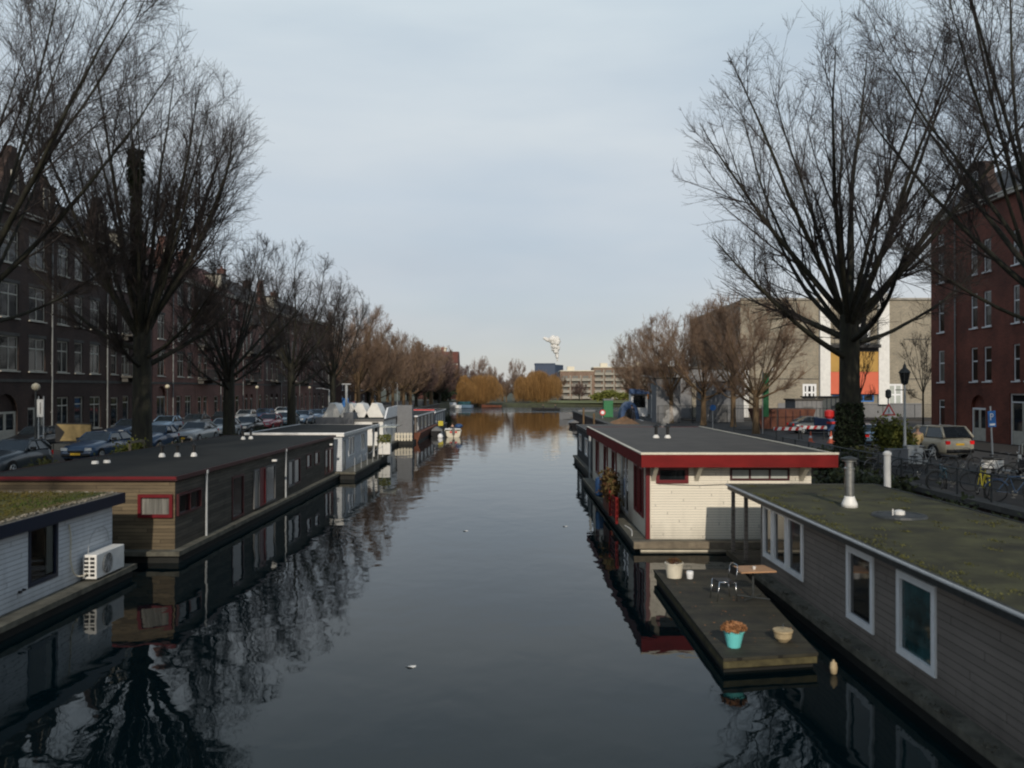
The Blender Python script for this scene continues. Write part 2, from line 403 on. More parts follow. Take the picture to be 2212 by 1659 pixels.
def np_mesh(name, V, F, m, smooth=False):
    me = bpy.data.meshes.new(name)
    k = F.shape[1]
    me.vertices.add(len(V)); me.vertices.foreach_set('co', np.ascontiguousarray(V, dtype=np.float32).ravel())
    me.loops.add(F.size); me.loops.foreach_set('vertex_index', F.astype(np.int32).ravel())
    me.polygons.add(len(F)); me.polygons.foreach_set('loop_start', np.arange(0, F.size, k, dtype=np.int32))
    me.polygons.foreach_set('loop_total', np.full(len(F), k, dtype=np.int32))
    if smooth: me.polygons.foreach_set('use_smooth', np.ones(len(F), dtype=bool))
    me.materials.append(m); me.update(calc_edges=True); me.validate()
    return me
def unit(a): return a / np.maximum(np.linalg.norm(a, axis=-1, keepdims=True), 1e-9)

def leaf_mesh(name, P, size, m, flat=0.0, r=rng):     # many small randomly turned quads at points P
    n = len(P); a = unit(r.normal(size=(n, 3))); b = unit(np.cross(a, r.normal(size=(n, 3))))
    if flat: a[:, 2] *= (1 - flat); b[:, 2] *= (1 - flat)
    s = (size * r.uniform(.6, 1.4, n))[:, None]
    V = np.stack([P - a*s - b*s*.6, P + a*s - b*s*.6, P + a*s + b*s*.6, P - a*s + b*s*.6], 1).reshape(-1, 3)
    return np_mesh(name, V, np.arange(4*n).reshape(n, 4), m)

# ------------------------------------------------------------------ bare trees
def tubes(pts, rad, m):                               # pts (N,K,3), rad (N,K) -> V, F
    Nn, K, _ = pts.shape
    t = np.zeros_like(pts); t[:, 1:] = pts[:, 1:] - pts[:, :-1]; t[:, 0] = t[:, 1]; t = unit(t)
    ref = np.where(np.abs(t[..., 2:3]) > .9, np.array([1., 0, 0]), np.array([0, 0, 1.]))
    a = unit(np.cross(t, ref)); b = np.cross(t, a)
    th = np.arange(m) * 2 * PI / m
    V = pts[:, :, None] + rad[:, :, None, None] * (a[:, :, None] * np.cos(th)[None, None, :, None] + b[:, :, None] * np.sin(th)[None, None, :, None])
    idx = np.arange(Nn * K * m).reshape(Nn, K, m)
    A = idx[:, :-1]; B = idx[:, 1:]
    F = np.stack([A, np.roll(A, -1, 2), np.roll(B, -1, 2), B], -1).reshape(-1, 4)
    return V.reshape(-1, 3), F
def grow(P, D, Ln, R0, K, jit, trop, r, end=.3):
    n = len(P); P = np.asarray(P, float); pts = np.zeros((n, K + 1, 3)); pts[:, 0] = P; D = unit(D)
    for k in range(K):
        D = unit(D + r.normal(size=(n, 3)) * jit + np.array([0, 0, 1.]) * trop)
        pts[:, k + 1] = pts[:, k] + D * (Ln / K)[:, None]
    tt = np.linspace(0, 1, K + 1)
    return pts, R0[:, None] * (1 - (1 - end) * tt)[None]
def spawn(pts, rad, cnt, t0, t1, a0, a1, lf, lj, plen, rf, r):
    Nn, K, _ = pts.shape
    pi = np.repeat(np.arange(Nn), cnt); t = r.uniform(t0, t1, len(pi)); f = t * (K - 1); i = np.minimum(f.astype(int), K - 2); u = (f - i)[:, None]
    P = pts[pi, i] * (1 - u) + pts[pi, i + 1] * u
    T = unit(pts[pi, i + 1] - pts[pi, i]); rr = rad[pi, i]
    sd = unit(np.cross(T, r.normal(size=T.shape))); an = r.uniform(a0, a1, len(pi))[:, None]
    D = T * np.cos(an) + sd * np.sin(an)
    Ln = plen[pi] * lf * (1.15 - .75 * t) * r.uniform(1 - lj, 1 + lj, len(pi))
    return P, D, Ln, np.minimum(rr * .8, rr * rf), pi
def env_dist(P, D, c, rad):                            # distance along D to the crown's outer ellipsoid
    p = (P - c) / rad; d = D / rad
    A = (d*d).sum(1); B = (p*d).sum(1); C_ = (p*p).sum(1) - 1
    return np.maximum((-B + np.sqrt(np.maximum(B*B - A*C_, 0))) / A, .05)
def tree_meshes(nm, seed, trunk_h=6.5, trunk_r=.45, height=21, width=7.5, limbs=16, counts=(9, 9, 8), twig_r=.009, bark='bark', twig='twig', trop=.05, lean=(0, 0), low=4, inc_max=1.0, thick=1.0):
    r = np.random.default_rng(seed)
    tp = np.array([[0, 0, -.3], [0, 0, .35], [lean[0]*.3, lean[1]*.3, trunk_h * .4], [lean[0]*.7, lean[1]*.7, trunk_h * .8], [lean[0], lean[1], trunk_h + .3]])[None]
    tr = np.array([trunk_r * 1.55, trunk_r * 1.15, trunk_r, trunk_r * .95, trunk_r * .9])[None]
    TV, TF = tubes(tp, tr, 14)
    zc = trunk_h + (height - trunk_h) * .46; c = np.array([lean[0], lean[1], zc]); rad = np.array([width, width, height - zc])
    az = np.arange(limbs) * 2.4 + r.uniform(0, .7, limbs); inc = .10 + (inc_max - .1) * np.sqrt((np.arange(limbs) + .5) / limbs) * r.uniform(.8, 1.1, limbs)
    inc[-low:] = r.uniform(1.15, 1.45, low)
    D = unit(np.stack([np.cos(az) * np.sin(inc), np.sin(az) * np.sin(inc), np.cos(inc)], 1))
    P = np.tile(np.array([lean[0], lean[1], trunk_h], float), (limbs, 1)); P[:, 2] -= r.uniform(0, .14 * trunk_h, limbs); P[-low:, 2] = trunk_h * r.uniform(.66, .88, low)
    up = unit(D + np.array([0, 0, .45]))
    Ln = env_dist(P, up, c, rad) * r.uniform(.86, 1.02, limbs)
    R0 = trunk_r * r.uniform(.24, .40, limbs) * thick
    p1, r1 = grow(P, D, Ln, R0, 14, .035, trop, r, .10)
    V1, F1 = tubes(p1, r1, 8)
    TV2 = np.concatenate([TV, V1]); TF2 = np.concatenate([TF, F1 + len(TV)])
    Vs, Fs, off = [], [], 0
    def lev(pp, qq, cnt, t0, a0, a1, Lf, lo, rf, rmin, K, jit, tr_, end, t1_=1.0):
        P, D, L_, R_, _ = spawn(pp, qq, cnt, t0, t1_, a0, a1, 1.0, .3, np.ones(len(pp)), rf, r)
        e = env_dist(P, D, c, rad * r.uniform(.93, 1.06, (len(P), 1)))
        L_ = np.minimum(Lf * r.uniform(.45, 1.35, len(P)), e * 1.0); L_ = np.maximum(L_, lo)
        return grow(P, D, L_, np.maximum(R_, rmin), K, jit, tr_, r, end)
    S = (height - trunk_h)
    p2, q2 = lev(p1, r1, counts[0], .16, .25, .62, S*.30, .5, .42, twig_r*2.0, 8, .05, trop*.9, .25, .90)
    p3, q3 = lev(p2, q2, counts[1], .08, .35, .85, S*.13, .3, .5, twig_r*1.35, 5, .08, trop, .5, .94)
    p4, q4 = lev(p3, q3, counts[2], .05, .35, .95, S*.055, .2, .6, twig_r, 3, .13, trop, .6)
    for p, q, m_ in ((p2, q2, 5), (p3, q3, 3), (p4, np.minimum(q4, twig_r*1.1), 3)):
        V, F = tubes(p, q, m_); Vs.append(V); Fs.append(F + off); off += len(V)
    a = np_mesh(nm + '_trunk', TV2, TF2, M[bark], True)
    b = np_mesh(nm + '_crown', np.concatenate(Vs), np.concatenate(Fs), M[twig], True)
    return a, b
def tree(name, label, loc, meshes, rz=0, scale=1.0, group=None, cat='tree'):
    t = thing(name, label, cat, loc, rz, group)
    t.scale = scale if isinstance(scale, tuple) else (scale,) * 3
    child('trunk', meshes[0], t); child('crown', meshes[1], t)
    return t
# ------------------------------------------------------------------ windows shared by houses and boats
WC = {}
def window(parent, Mw, u0, z0, u1, z1, frame='frame_cream', nv=1, nh=0, pane='glass', b=.07, trans=None, name='window', depth=.06, sill=None, label=None, y=.05):
    w, h = round(u1 - u0, 2), round(z1 - z0, 2)
    key = (w, h, frame, nv, nh, pane, b, trans, depth, sill, y)
    if key not in WC:
        f = MB()
        f.box(0, y, 0, w, y + depth, b); f.box(0, y, h - b, w, y + depth, h); f.box(0, y, b, b, y + depth, h - b); f.box(w - b, y, b, w, y + depth, h - b)
        for i in range(nv):
            x = w * (i + 1) / (nv + 1); f.box(x - b*.45, y + .006, b, x + b*.45, y + depth - .006, h - b)
        for i in range(nh):
            zz = h * (i + 1) / (nh + 1); f.box(b, y + .01, zz - b*.4, w - b, y + depth - .01, zz + b*.4)
        if trans: f.box(b, y + .003, h * trans - b*.5, w - b, y + depth - .003, h * trans + b*.5)
        if sill: f.box(-.06, -sill, -.08, w + .06, y + .01, -.003)
        p = MB(); p.face([(b*.6, y + depth*.6, b*.6), (w - b*.6, y + depth*.6, b*.6), (w - b*.6, y + depth*.6, h - b*.6), (b*.6, y + depth*.6, h - b*.6)])
        WC[key] = (f.mesh('window', M[frame]), p.mesh('pane', M[pane]))
    fm, pm = WC[key]
    o = bpy.data.objects.new(name, fm); col.objects.link(o); o.parent = parent
    o.matrix_basis = Mw @ Matrix.Translation((u0, 0, z0))
    q = bpy.data.objects.new('pane', pm); col.objects.link(q); q.parent = o
    if label: o['label'] = label
    return o

# ------------------------------------------------------------------ ground, roads, water
g = MB()
def sheet(mb, x0, y0, x1, y1, z): mb.face([(x0,y0,z),(x1,y0,z),(x1,y1,z),(x0,y1,z)])
ZL = 1.8
sheet(g, -900, -80, -17.6, 262, ZL); sheet(g, 14.9, -80, 900, 67, ZL); sheet(g, 9.9, 67, 900, 135, ZL); sheet(g, 130, 135, 900, 262, ZL)
g.face([(-17.6, -80, ZL), (-17.6, 262, ZL), (-17.6, 262, -1), (-17.6, -80, -1)])
g.face([(14.9, -80, ZL), (14.9, -80, -1), (14.9, 67, -1), (14.9, 67, ZL)])
g.face([(9.9, 67, ZL), (14.9, 67, ZL), (14.9, 67, -1), (9.9, 67, -1)])
g.face([(9.9, 67, ZL), (9.9, 67, -1), (9.9, 135, -1), (9.9, 135, ZL)])
g.face([(9.9, 135, ZL), (9.9, 135, -1), (130, 135, -1), (130, 135, ZL)])
g.face([(-900, 262, ZL), (-17.6, 262, ZL), (-8, 266, .9), (-900, 266, .9)])
g.face([(-17.6, 262, -.5), (30, 268, -.5), (30, 272, .9), (-17.6, 266, .9)])
g.face([(30, 268, -.5), (900, 285, -.5), (900, 290, .9), (30, 272, .9)])
g.face([(-900, 266, .9), (-17.6, 266, .9), (30, 272, .9), (900, 290, .9), (2500, 4500, .9), (-2500, 4500, .9)])
struct('ground', g, M['earth'])
g = MB(); sheet(g, -4500, -500, 4500, 4500, 0); WATER = g
m = bpy.data.materials.new('water'); m.use_nodes = True; MATS['water'] = m
t = m.node_tree; n = t.nodes.new; l = t.links.new; b = t.nodes['Principled BSDF']
b.inputs['Base Color'].default_value = (0.001, 0.005, 0.007, 1); b.inputs['Roughness'].default_value = .015; b.inputs['IOR'].default_value = 1.33; b.inputs['Specular IOR Level'].default_value = .31; b.inputs['Specular Tint'].default_value = (.66, .90, 1, 1)
tco = n('ShaderNodeTexCoord')
def wnoise(scale, det, sc, dist=0):
    mp_ = n('ShaderNodeMapping'); mp_.inputs['Scale'].default_value = sc; l(tco.outputs['Object'], mp_.inputs['Vector'])
    q = n('ShaderNodeTexNoise'); q.inputs['Scale'].default_value = scale; q.inputs['Detail'].default_value = det; q.inputs['Distortion'].default_value = dist; l(mp_.outputs[0], q.inputs['Vector']); return q.outputs['Fac']
def wm(op, a, c, d=None):
    q = n('ShaderNodeMath'); q.operation = op
    for i, v in enumerate((a, c, d)):
        if v is None: continue
        if isinstance(v, (int, float)): q.inputs[i].default_value = v
        else: l(v, q.inputs[i])
    return q.outputs[0]
sp = n('ShaderNodeSeparateXYZ'); l(tco.outputs['Object'], sp.inputs[0])
big = wnoise(.55, 2, (1, .8, 1), .3)
mid = wnoise(1.7, 2, (1, .8, 1), .3)
fine = wnoise(6.0, 2, (.6, 1.2, 1), .2)
patch = wnoise(.035, 3, (.5, 1, 1), .6)                        # breezy patches and calm ones
pm_ = n('ShaderNodeMapRange'); l(patch, pm_.inputs[0]); pm_.inputs[1].default_value = .45; pm_.inputs[2].default_value = .65
band = n('ShaderNodeMapRange'); l(wm('ADD', sp.outputs['Y'], wm('MULTIPLY', patch, 30.0)), band.inputs[0]); band.interpolation_type = 'SMOOTHSTEP'
band.inputs[1].default_value = 206; band.inputs[2].default_value = 216
band2 = n('ShaderNodeMapRange'); l(sp.outputs['Y'], band2.inputs[0]); band2.inputs[1].default_value = 246; band2.inputs[2].default_value = 240
windy = wm('MULTIPLY', band.outputs[0], band2.outputs[0])      # the breeze-ruffled strip of open water before the far bank
hgt = wm('ADD', wm('ADD', wm('MULTIPLY', big, .40), wm('MULTIPLY', mid, .08)), wm('MULTIPLY', fine, wm('ADD', wm('MULTIPLY', pm_.outputs[0], .012), .003)))
bp = n('ShaderNodeBump'); bp.inputs['Strength'].default_value = 1; bp.inputs['Distance'].default_value = .045
l(hgt, bp.inputs['Height'])
bp2 = n('ShaderNodeBump'); bp2.inputs['Distance'].default_value = .9; l(windy, bp2.inputs['Strength']); l(wnoise(1.3, 3, (1, 1, 1)), bp2.inputs['Height']); l(bp.outputs[0], bp2.inputs['Normal'])
l(bp2.outputs[0], b.inputs['Normal'])
l(wm('ADD', wm('MULTIPLY', windy, .06), .015), b.inputs['Roughness'])
struct('water', WATER, m)

g = MB(); sheet(g, -29.8, -80, -20.6, 258, ZL + .02); struct('road', g, M['asphalt'])
g = MB(); g.box(-33.2, -80, ZL - .3, -29.8, 258, ZL + .13); struct('pavement', g, M['paving'])
g = MB(); sheet(g, 20.2, -80, 27.5, 67, ZL + .02); sheet(g, 13.5, 67, 90, 96, ZL + .02); sheet(g, 13.5, 96, 20, 134, ZL + .02); struct('road', g, M['asphalt'])
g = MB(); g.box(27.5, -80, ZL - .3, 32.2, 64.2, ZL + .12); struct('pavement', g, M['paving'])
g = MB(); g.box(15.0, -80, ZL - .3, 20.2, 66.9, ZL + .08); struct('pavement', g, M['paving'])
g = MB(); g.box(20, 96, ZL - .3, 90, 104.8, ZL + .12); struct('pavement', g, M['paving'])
g = MB()
g.face([(6, 269.3, .93), (900, 287.5, .93), (900, 420, .93), (6, 330, .93)]); struct('grass_bank', g, M['grass_far'])

def quay_wall(x, y0, y1, side, label):
    w = MB(); w.box(min(x, x + side*.35), y0, -.6, max(x, x + side*.35), y1, ZL - .02)
    t_ = thing('quay_wall', label, 'quay wall', (x, (y0 + y1) / 2, 0))
    w.build('wall', M['brick_dark'], t_)
    c = MB(); y = y0
    while y < y1:
        c.box(x - .12, y, ZL - .0195, x + side*.45 if side > 0 else x + .12, min(y + 1.48, y1), ZL + .16) if side > 0 else c.box(x + side*.45, y, ZL - .0195, x + .12, min(y + 1.48, y1), ZL + .16)
        y += 1.5
    c.build('coping', M['stone_dark'], t_)
quay_wall(-17.5, -20, 200, -1, 'low dark brick quay wall with stone coping behind the left houseboats')
quay_wall(14.8, -20, 66.5, 1, 'dark brick quay wall with stone coping behind the houseboats on the bicycle side')
quay_wall(9.8, 66.8, 134.5, 1, 'brick quay wall in front of the sand heap and blue tents')

# ------------------------------------------------------------------ brick houses
def house(y, w, eave, ridge, brick, label, rows, cols, ground, rz=R(90), X=-33.0, roof='tile_dark', gable=None, pipe=(), balconies=(), dormers=(), group=None, band=True, mull=1, extra=(), trans=.68, Y0=None, wset=None, frame='frame_cream', deep=12):
    t_ = thing('brick_house', label, 'house', (X, y, ZL), rz, group)
    r = random.Random(int(abs(y) * 10) + int(X))
    holes = [(a, z, b_, z + h) for z, h in rows for a, b_ in cols] + [e_[:4] for e_ in extra] + [q[:4] for q in ground]
    wl = MB(); wl.wall(w, 0, eave, holes, depth=.22)
    for q in ground:
        if q[4] == 'arch': wl.arch(q[0], q[2], q[3] - (q[2] - q[0]) / 2, q[3])
    wl.at(0, 0, 0); wl.face([(0,0,0),(0,0,eave),(0,deep,eave),(0,deep,0)]); wl.face([(w,0,0),(w,deep,0),(w,deep,eave),(w,0,eave)]); wl.face([(0,deep,0),(0,deep,eave),(w,deep,eave),(w,deep,0)])
    rd = 3.2
    wl.face([(0,.05,eave),(0,rd,ridge),(0,deep-rd,ridge),(0,deep,eave)]); wl.face([(w,.05,eave),(w,deep,eave),(w,deep-rd,ridge),(w,rd,ridge)])
    wl.build('wall', M[brick], t_, world=False)
    rf = MB(); rf.face([(0,-.2,eave-.02),(w,-.2,eave-.02),(w,rd,ridge),(0,rd,ridge)]); rf.face([(0,rd,ridge),(w,rd,ridge),(w,deep-rd,ridge),(0,deep-rd,ridge)]); rf.face([(0,deep-rd,ridge),(w,deep-rd,ridge),(w,deep,eave),(0,deep,eave)])
    ro = rf.build('roof', M[roof], t_, world=False)
    ch = MB(); cx = r.uniform(.2, .8) * w; ch.box(cx, rd + .5, ridge - .3, cx + .9, rd + 1.4, ridge + 1.3); ch.box(cx - .08, rd + .42, ridge + 1.3, cx + .98, rd + 1.48, ridge + 1.42)
    for k in range(3): ch.tube((cx + .2 + .25*k, rd + .95, ridge + 1.42), (cx + .2 + .25*k, rd + .95, ridge + 1.8), .09)
    c_ = ch.build('chimney', M[brick], ro, world=False)
    co = MB(); co.box(0, -.32, eave - .35, w, -.004, eave - .03); co.box(0, -.40, eave - .12, w, -.32, eave - .02); co.build('cornice', M['frame_cream'], t_, world=False)
    if band:
        sb = MB()
        for z, h in rows:
            for a, b_ in cols: sb.box(a - .12, -.025, z + h, b_ + .12, -.004, z + h + .22)
        sb.box(0, -.05, rows[0][0] - .75, w, -.004, rows[0][0] - .55)
        sb.box(0, -.06, 0, w, -.004, .55) if not any(q[4] != 'win' for q in ground) else None
        sb.build('stone_trim', M['stone_dark'], t_, world=False)
    I = Matrix.Identity(4)
    for z, h in rows:
        for a, b_ in cols:
            pn = 'glass_curtain' if r.random() < .16 else 'glass'
            wide = (b_ - a) > 1.3
            window(t_, I, a, z, b_, z + h, frame, mull if wide else 0, 0, pn, b=.09, trans=trans, sill=.12, y=.08)
    for e_ in extra: window(t_, I, e_[0], e_[1], e_[2], e_[3], frame, e_[4] if len(e_) > 4 else 0, 0, 'glass', b=.09, sill=.12, y=.08)
    for q in ground:
        if q[4] == 'win': window(t_, I, *q[:4], frame, 1 if q[2] - q[0] > 1.3 else 0, 0, 'glass', b=.09, trans=.75, sill=.12, y=.08)
        else:
            dz = q[3] - ((q[2] - q[0]) / 2 if q[4] == 'arch' else .0)
            d_ = MB(); a, z_, b_ = q[0], q[1], q[2]; dw = b_ - a
            top = dz - .55 if q[4] != 'arch' else dz - .1
            d_.box(a, .10, z_, a + .09, .17, dz); d_.box(b_ - .09, .10, z_, b_, .17, dz); d_.box(a + .09, .10, dz - .09, b_ - .09, .17, dz); d_.box(a + .09, .105, top - .04, b_ - .09, .165, top + .04)
            d_.cur = 1; nl = 2 if dw > 1.5 else 1
            for k in range(nl):
                xa = a + .09 + k * (dw - .18) / nl; xb = xa + (dw - .18) / nl
                d_.box(xa + .01, .115, z_ + .02, xb - .01, .15, z_ + .9); d_.box(xa + .01, .115, z_ + .9, xa + .13, .15, top - .04); d_.box(xb - .13, .115, z_ + .9, xb - .01, .15, top - .04)
            do = d_.build('door', [M[frame], M[q[5] if len(q) > 5 else 'frame_grey']], t_, world=False)
            p_ = MB(); p_.face([(a + .1, .145, z_ + .9), (b_ - .1, .145, z_ + .9), (b_ - .1, .145, dz - .08), (a + .1, .145, dz - .08)]); p_.build('pane', M['glass'], do, world=False)
    for u in pipe:
        p_ = MB(); p_.tube((u, -.09, .2), (u, -.09, eave - .35), .055, n=8)
        for z in (2, 5.5, 9, 12.5): p_.box(u - .08, -.12, z, u + .08, -.004, z + .06)
        p_.build('drainpipe', M['pipe_house'], t_, world=False)
    for u0, u1, z in balconies:
        bl = MB(); bl.box(u0, -1.05, z - .16, u1, -.004, z)
        bl.cur = 1
        for k in range(int((u1 - u0) / .14) + 1):
            x = u0 + .02 + k * .14
            if x < u1: bl.box(x, -1.04, z, x + .025, -1.015, z + .95)
        bl.box(u0, -1.05, z + .95, u1, -1.005, z + 1.0)
        for x in (u0, u1 - .04):
            bl.box(x, -1.0, z + .95, x + .04, -.004, z + .99)
            for k in range(6): bl.box(x, -.9 + k*.15, z, x + .025, -.875 + k*.15, z + .95)
        bl.cur = 0
        for x in (u0 + .15, u1 - .35): bl.prism([(x, z - .16), (x + .2, z - .16), (x + .2, z - .5), (x, z - .5)], -.6, -.004)
        bl.build('balcony', [M['stone_dark'], M['iron']], t_, world=False)
    for u0, u1, z0, z1 in dormers:
        dm = MB(); dm.box(u0, .15, z0, u1, 3, z1); dm.cur = 1; dm.box(u0 - .15, -.02, z1, u1 + .15, 3.2, z1 + .15)
        do = dm.build('dormer', [M['frame_cream'], M['tile_dark']], t_, world=False)
        window(do, Matrix.Translation((0, .06, 0)), u0 + .12, z0 + .15, u1 - .12, z1 - .12, frame, 1, 0, 'glass', b=.07)
    if gable:
        for kind, u0, u1, zt in gable:
            gb = MB(); cx = (u0 + u1) / 2; hw = (u1 - u0) / 2; z0 = eave - .3; H = zt - z0
            if kind == 'point': poly = [(u0, z0), (u1, z0), (u1, z0 + .12*H), (cx + .55*hw, z0 + .55*H), (cx + .55*hw, z0 + .62*H), (cx + .15*hw, zt - .3), (cx + .15*hw, zt), (cx - .15*hw, zt), (cx - .15*hw, zt - .3), (cx - .55*hw, z0 + .62*H), (cx - .55*hw, z0 + .55*H), (u0, z0 + .12*H)]
            else:
                poly = [(u0, z0), (u1, z0), (u1, z0 + .08*H), (cx + .78*hw, z0 + .25*H), (cx + .6*hw, z0 + .42*H), (cx + .5*hw, z0 + .62*H), (cx + .46*hw, z0 + .86*H), (cx + .3*hw, z0 + .96*H), (cx, zt), (cx - .3*hw, z0 + .96*H), (cx - .46*hw, z0 + .86*H), (cx - .5*hw, z0 + .62*H), (cx - .6*hw, z0 + .42*H), (cx - .78*hw, z0 + .25*H), (u0, z0 + .08*H)]
            gb.prism(poly, -.34, .25); go = gb.build('gable', M['brick_dark' if kind == 'bell' else brick], t_, world=False)
            window(go, Matrix.Translation((0, -.44, 0)), cx - .4, z0 + .28*H, cx + .4, z0 + .28*H + 1.5, frame, 0, 0, 'glass', b=.09, trans=.6, y=.04)
    return t_
ROWS = [(4.9, 2.3), (8.4, 2.3), (12.0, 2.2)]
house(40, 19.8, 15.6, 19.0, 'brick_dark', 'dark brick corner house with wide windows and two pointed gables at the left edge', ROWS,
      [(1.2, 3.1), (4.6, 6.5), (8.5, 10.4), (13.7, 15.7), (16.9, 18.9)],
      [(1, .1, 3.4, 3.1, 'win'), (5, .1, 7.2, 3.3, 'door'), (9, .7, 11.4, 3.2, 'win'), (13.2, .1, 15.6, 3.4, 'arch', 'frame_cream'), (16.8, .1, 18.8, 3.4, 'arch', 'frame_cream')],
      gable=[('point', 12.6, 16.6, 19.6), ('point', 17.0, 19.7, 18.6)], pipe=(19.65,), mull=1)
house(59.85, 8.1, 15.4, 18.4, 'brick_dark', 'dark brick house with three narrow windows per floor between two drainpipes', ROWS, [(.6, 2.1), (3.0, 4.2), (5.3, 6.8)],
      [(.6, .6, 2.2, 3.1, 'win'), (3.0, .1, 4.3, 3.1, 'door'), (5.3, .6, 7.0, 3.1, 'win')], gable=[('point', 4.6, 8.0, 18.9)], pipe=(7.95,))
house(68.05, 8.4, 15.2, 18.2, 'brick_brown', 'brown brick house with stacked corner balconies behind the large elm', ROWS, [(.5, 1.6), (2.4, 3.8), (5.2, 6.6)],
      [(.5, .6, 1.8, 3.0, 'win'), (2.6, .1, 3.8, 3.1, 'door'), (5.2, .6, 6.8, 3.0, 'win')], balconies=[(2.1, 4.3, 4.8), (2.1, 4.3, 8.3)], dormers=[(3, 5, 15.5, 17)])
house(76.55, 10.2, 14.8, 17.9, 'brick_pink', 'reddish brick house with a round arched passage door and red roof', ROWS, [(1.0, 2.6), (5.6, 7.2), (8.2, 9.4)],
      [(.9, .1, 2.9, 4.0, 'arch'), (5.4, .1, 6.6, 3.0, 'door'), (7.6, .6, 9.2, 3.0, 'win')], roof='tile_red', pipe=(4.4,), gable=[('point', .6, 3.2, 18.1)])
bal = lambda u: [(u, u + 3.2, 4.75), (u, u + 3.2, 8.25), (u, u + 3.2, 11.85)]
house(86.8, 12.0, 14.7, 17.7, 'brick_pink', 'reddish brick house with a column of iron balconies at its near end', ROWS, [(.8, 1.9), (2.4, 3.5), (5.6, 6.6), (8.2, 9.3), (10.2, 11.2)],
      [(.8, .1, 1.9, 2.9, 'door'), (2.4, .1, 3.5, 2.9, 'door'), (5.6, .6, 6.8, 2.9, 'win'), (8.2, .6, 9.3, 2.9, 'win'), (10.2, .1, 11.2, 2.9, 'door')], balconies=bal(.6), roof='tile_red', pipe=(7.4,), dormers=[(8, 9.8, 15.2, 16.7)])
house(98.85, 12.0, 14.6, 17.6, 'brick_pink', 'reddish brick house with central balconies, third from the far end of the block', ROWS, [(.7, 1.8), (4.4, 5.4), (6.2, 7.2), (9.8, 11.0)],
      [(.7, .6, 1.9, 2.9, 'win'), (4.2, .1, 5.3, 3.1, 'arch'), (6.2, .1, 7.3, 3.1, 'arch'), (9.8, .6, 11.0, 2.9, 'win')], balconies=bal(4.2), pipe=(3.2,), gable=[('point', 9, 11.6, 17.9)])
house(110.9, 13.0, 14.5, 17.4, 'brick_brown', 'brown brick house with pale cornice, second from the far end of the long block', ROWS, [(.9, 1.9), (3.2, 4.2), (5.6, 6.6), (9.4, 10.4), (11.4, 12.4)],
      [(.9, .6, 1.9, 2.9, 'win'), (3.0, .1, 4.2, 3.1, 'arch'), (5.4, .1, 6.6, 3.1, 'arch'), (9.4, .6, 10.5, 2.9, 'win')], balconies=bal(3.0), pipe=(8,), dormers=[(5, 7, 15, 16.5)])
house(123.95, 14.0, 14.5, 17.3, 'brick_pink', 'pink-brown brick house with tall arched doors on its ground floor', ROWS, [(.9, 2.0), (3.2, 4.2), (6.6, 7.6), (9.0, 10.0), (12.0, 13.0)],
      [(.9, .1, 2.0, 3.1, 'arch'), (3.2, .1, 4.2, 3.1, 'arch'), (6.6, .6, 7.6, 2.9, 'win'), (9, .1, 10, 3.1, 'arch'), (12, .1, 13, 3.1, 'arch')], balconies=bal(6.0), pipe=(5.2,))
house(138.0, 15.0, 15.2, 15.6, 'brick_brown', 'brown brick end house of the long block with a flat dark roof', ROWS, [(.9, 2.0), (3.2, 4.2), (6.6, 7.6), (9.0, 10.0), (12.6, 13.8)],
      [(.9, .1, 2.0, 3.1, 'arch'), (4, .1, 5.1, 3.1, 'arch'), (7, .6, 8.2, 2.9, 'win'), (12, .1, 13.2, 3.1, 'arch')], balconies=bal(8.4), pipe=(11.4,))
# the lower block beyond the side street
R3 = [(3.4, 1.5), (6.4, 1.5), (9.2, 1.5)]
for k, (y, w, lab) in enumerate([(168, 16, 'low brown brick block just beyond the side street, seen through bare trees'), (184.05, 16, 'middle house of the low brown block beyond the side street'), (200.1, 18, 'far house of the low brown block with pale window bays')]):
    house(y, w, 11.6 - .3*k, 13.4 - .3*k, 'brick_brown', lab, R3, [(1 + 2.9*i, 2.6 + 2.9*i) for i in range(5)], [(1, .6, 2.4, 2.3, 'win'), (5, .1, 6.2, 2.4, 'door'), (9, .6, 11, 2.3, 'win')], X=-34.5, band=False, frame='frame_white')
for k, (x, lab) in enumerate([(-62, 'brown brick row facing the canal behind the left bank trees'), (-80, 'further brown brick row facing the canal at far left')]):
    house(224 + k*4, 17, 10, 12.5, 'brick_brown', lab, [(3.4, 1.5), (6.4, 1.5)], [(1 + 2.9*i, 2.6 + 2.9*i) for i in range(5)], [(5, .1, 6.2, 2.4, 'door')], X=x, rz=0, band=False, frame='frame_white')
house(292, 14.5, 12.5, 16.9, 'brick_red', 'red roofed brick building with a pale lantern above the left bank trees', [(4, 1.6), (8, 1.6)], [(1.5 + 3*i, 3 + 3*i) for i in range(4)], [(5, .1, 6.2, 2.4, 'door')], X=-33.5, rz=0, roof='tile_red', band=False, frame='frame_white')
q = [o for o in bpy.data.objects if o.name.startswith('brick_house') and o.get('label', '').startswith('red roofed')][0]
lt = MB(); lt.box(6, 4.5, 16.8, 10, 8, 18.2); lt.box(5.7, 4.2, 18.2, 10.3, 8.3, 18.5); lt.build('lantern', M['cream_paint'], q, world=False)

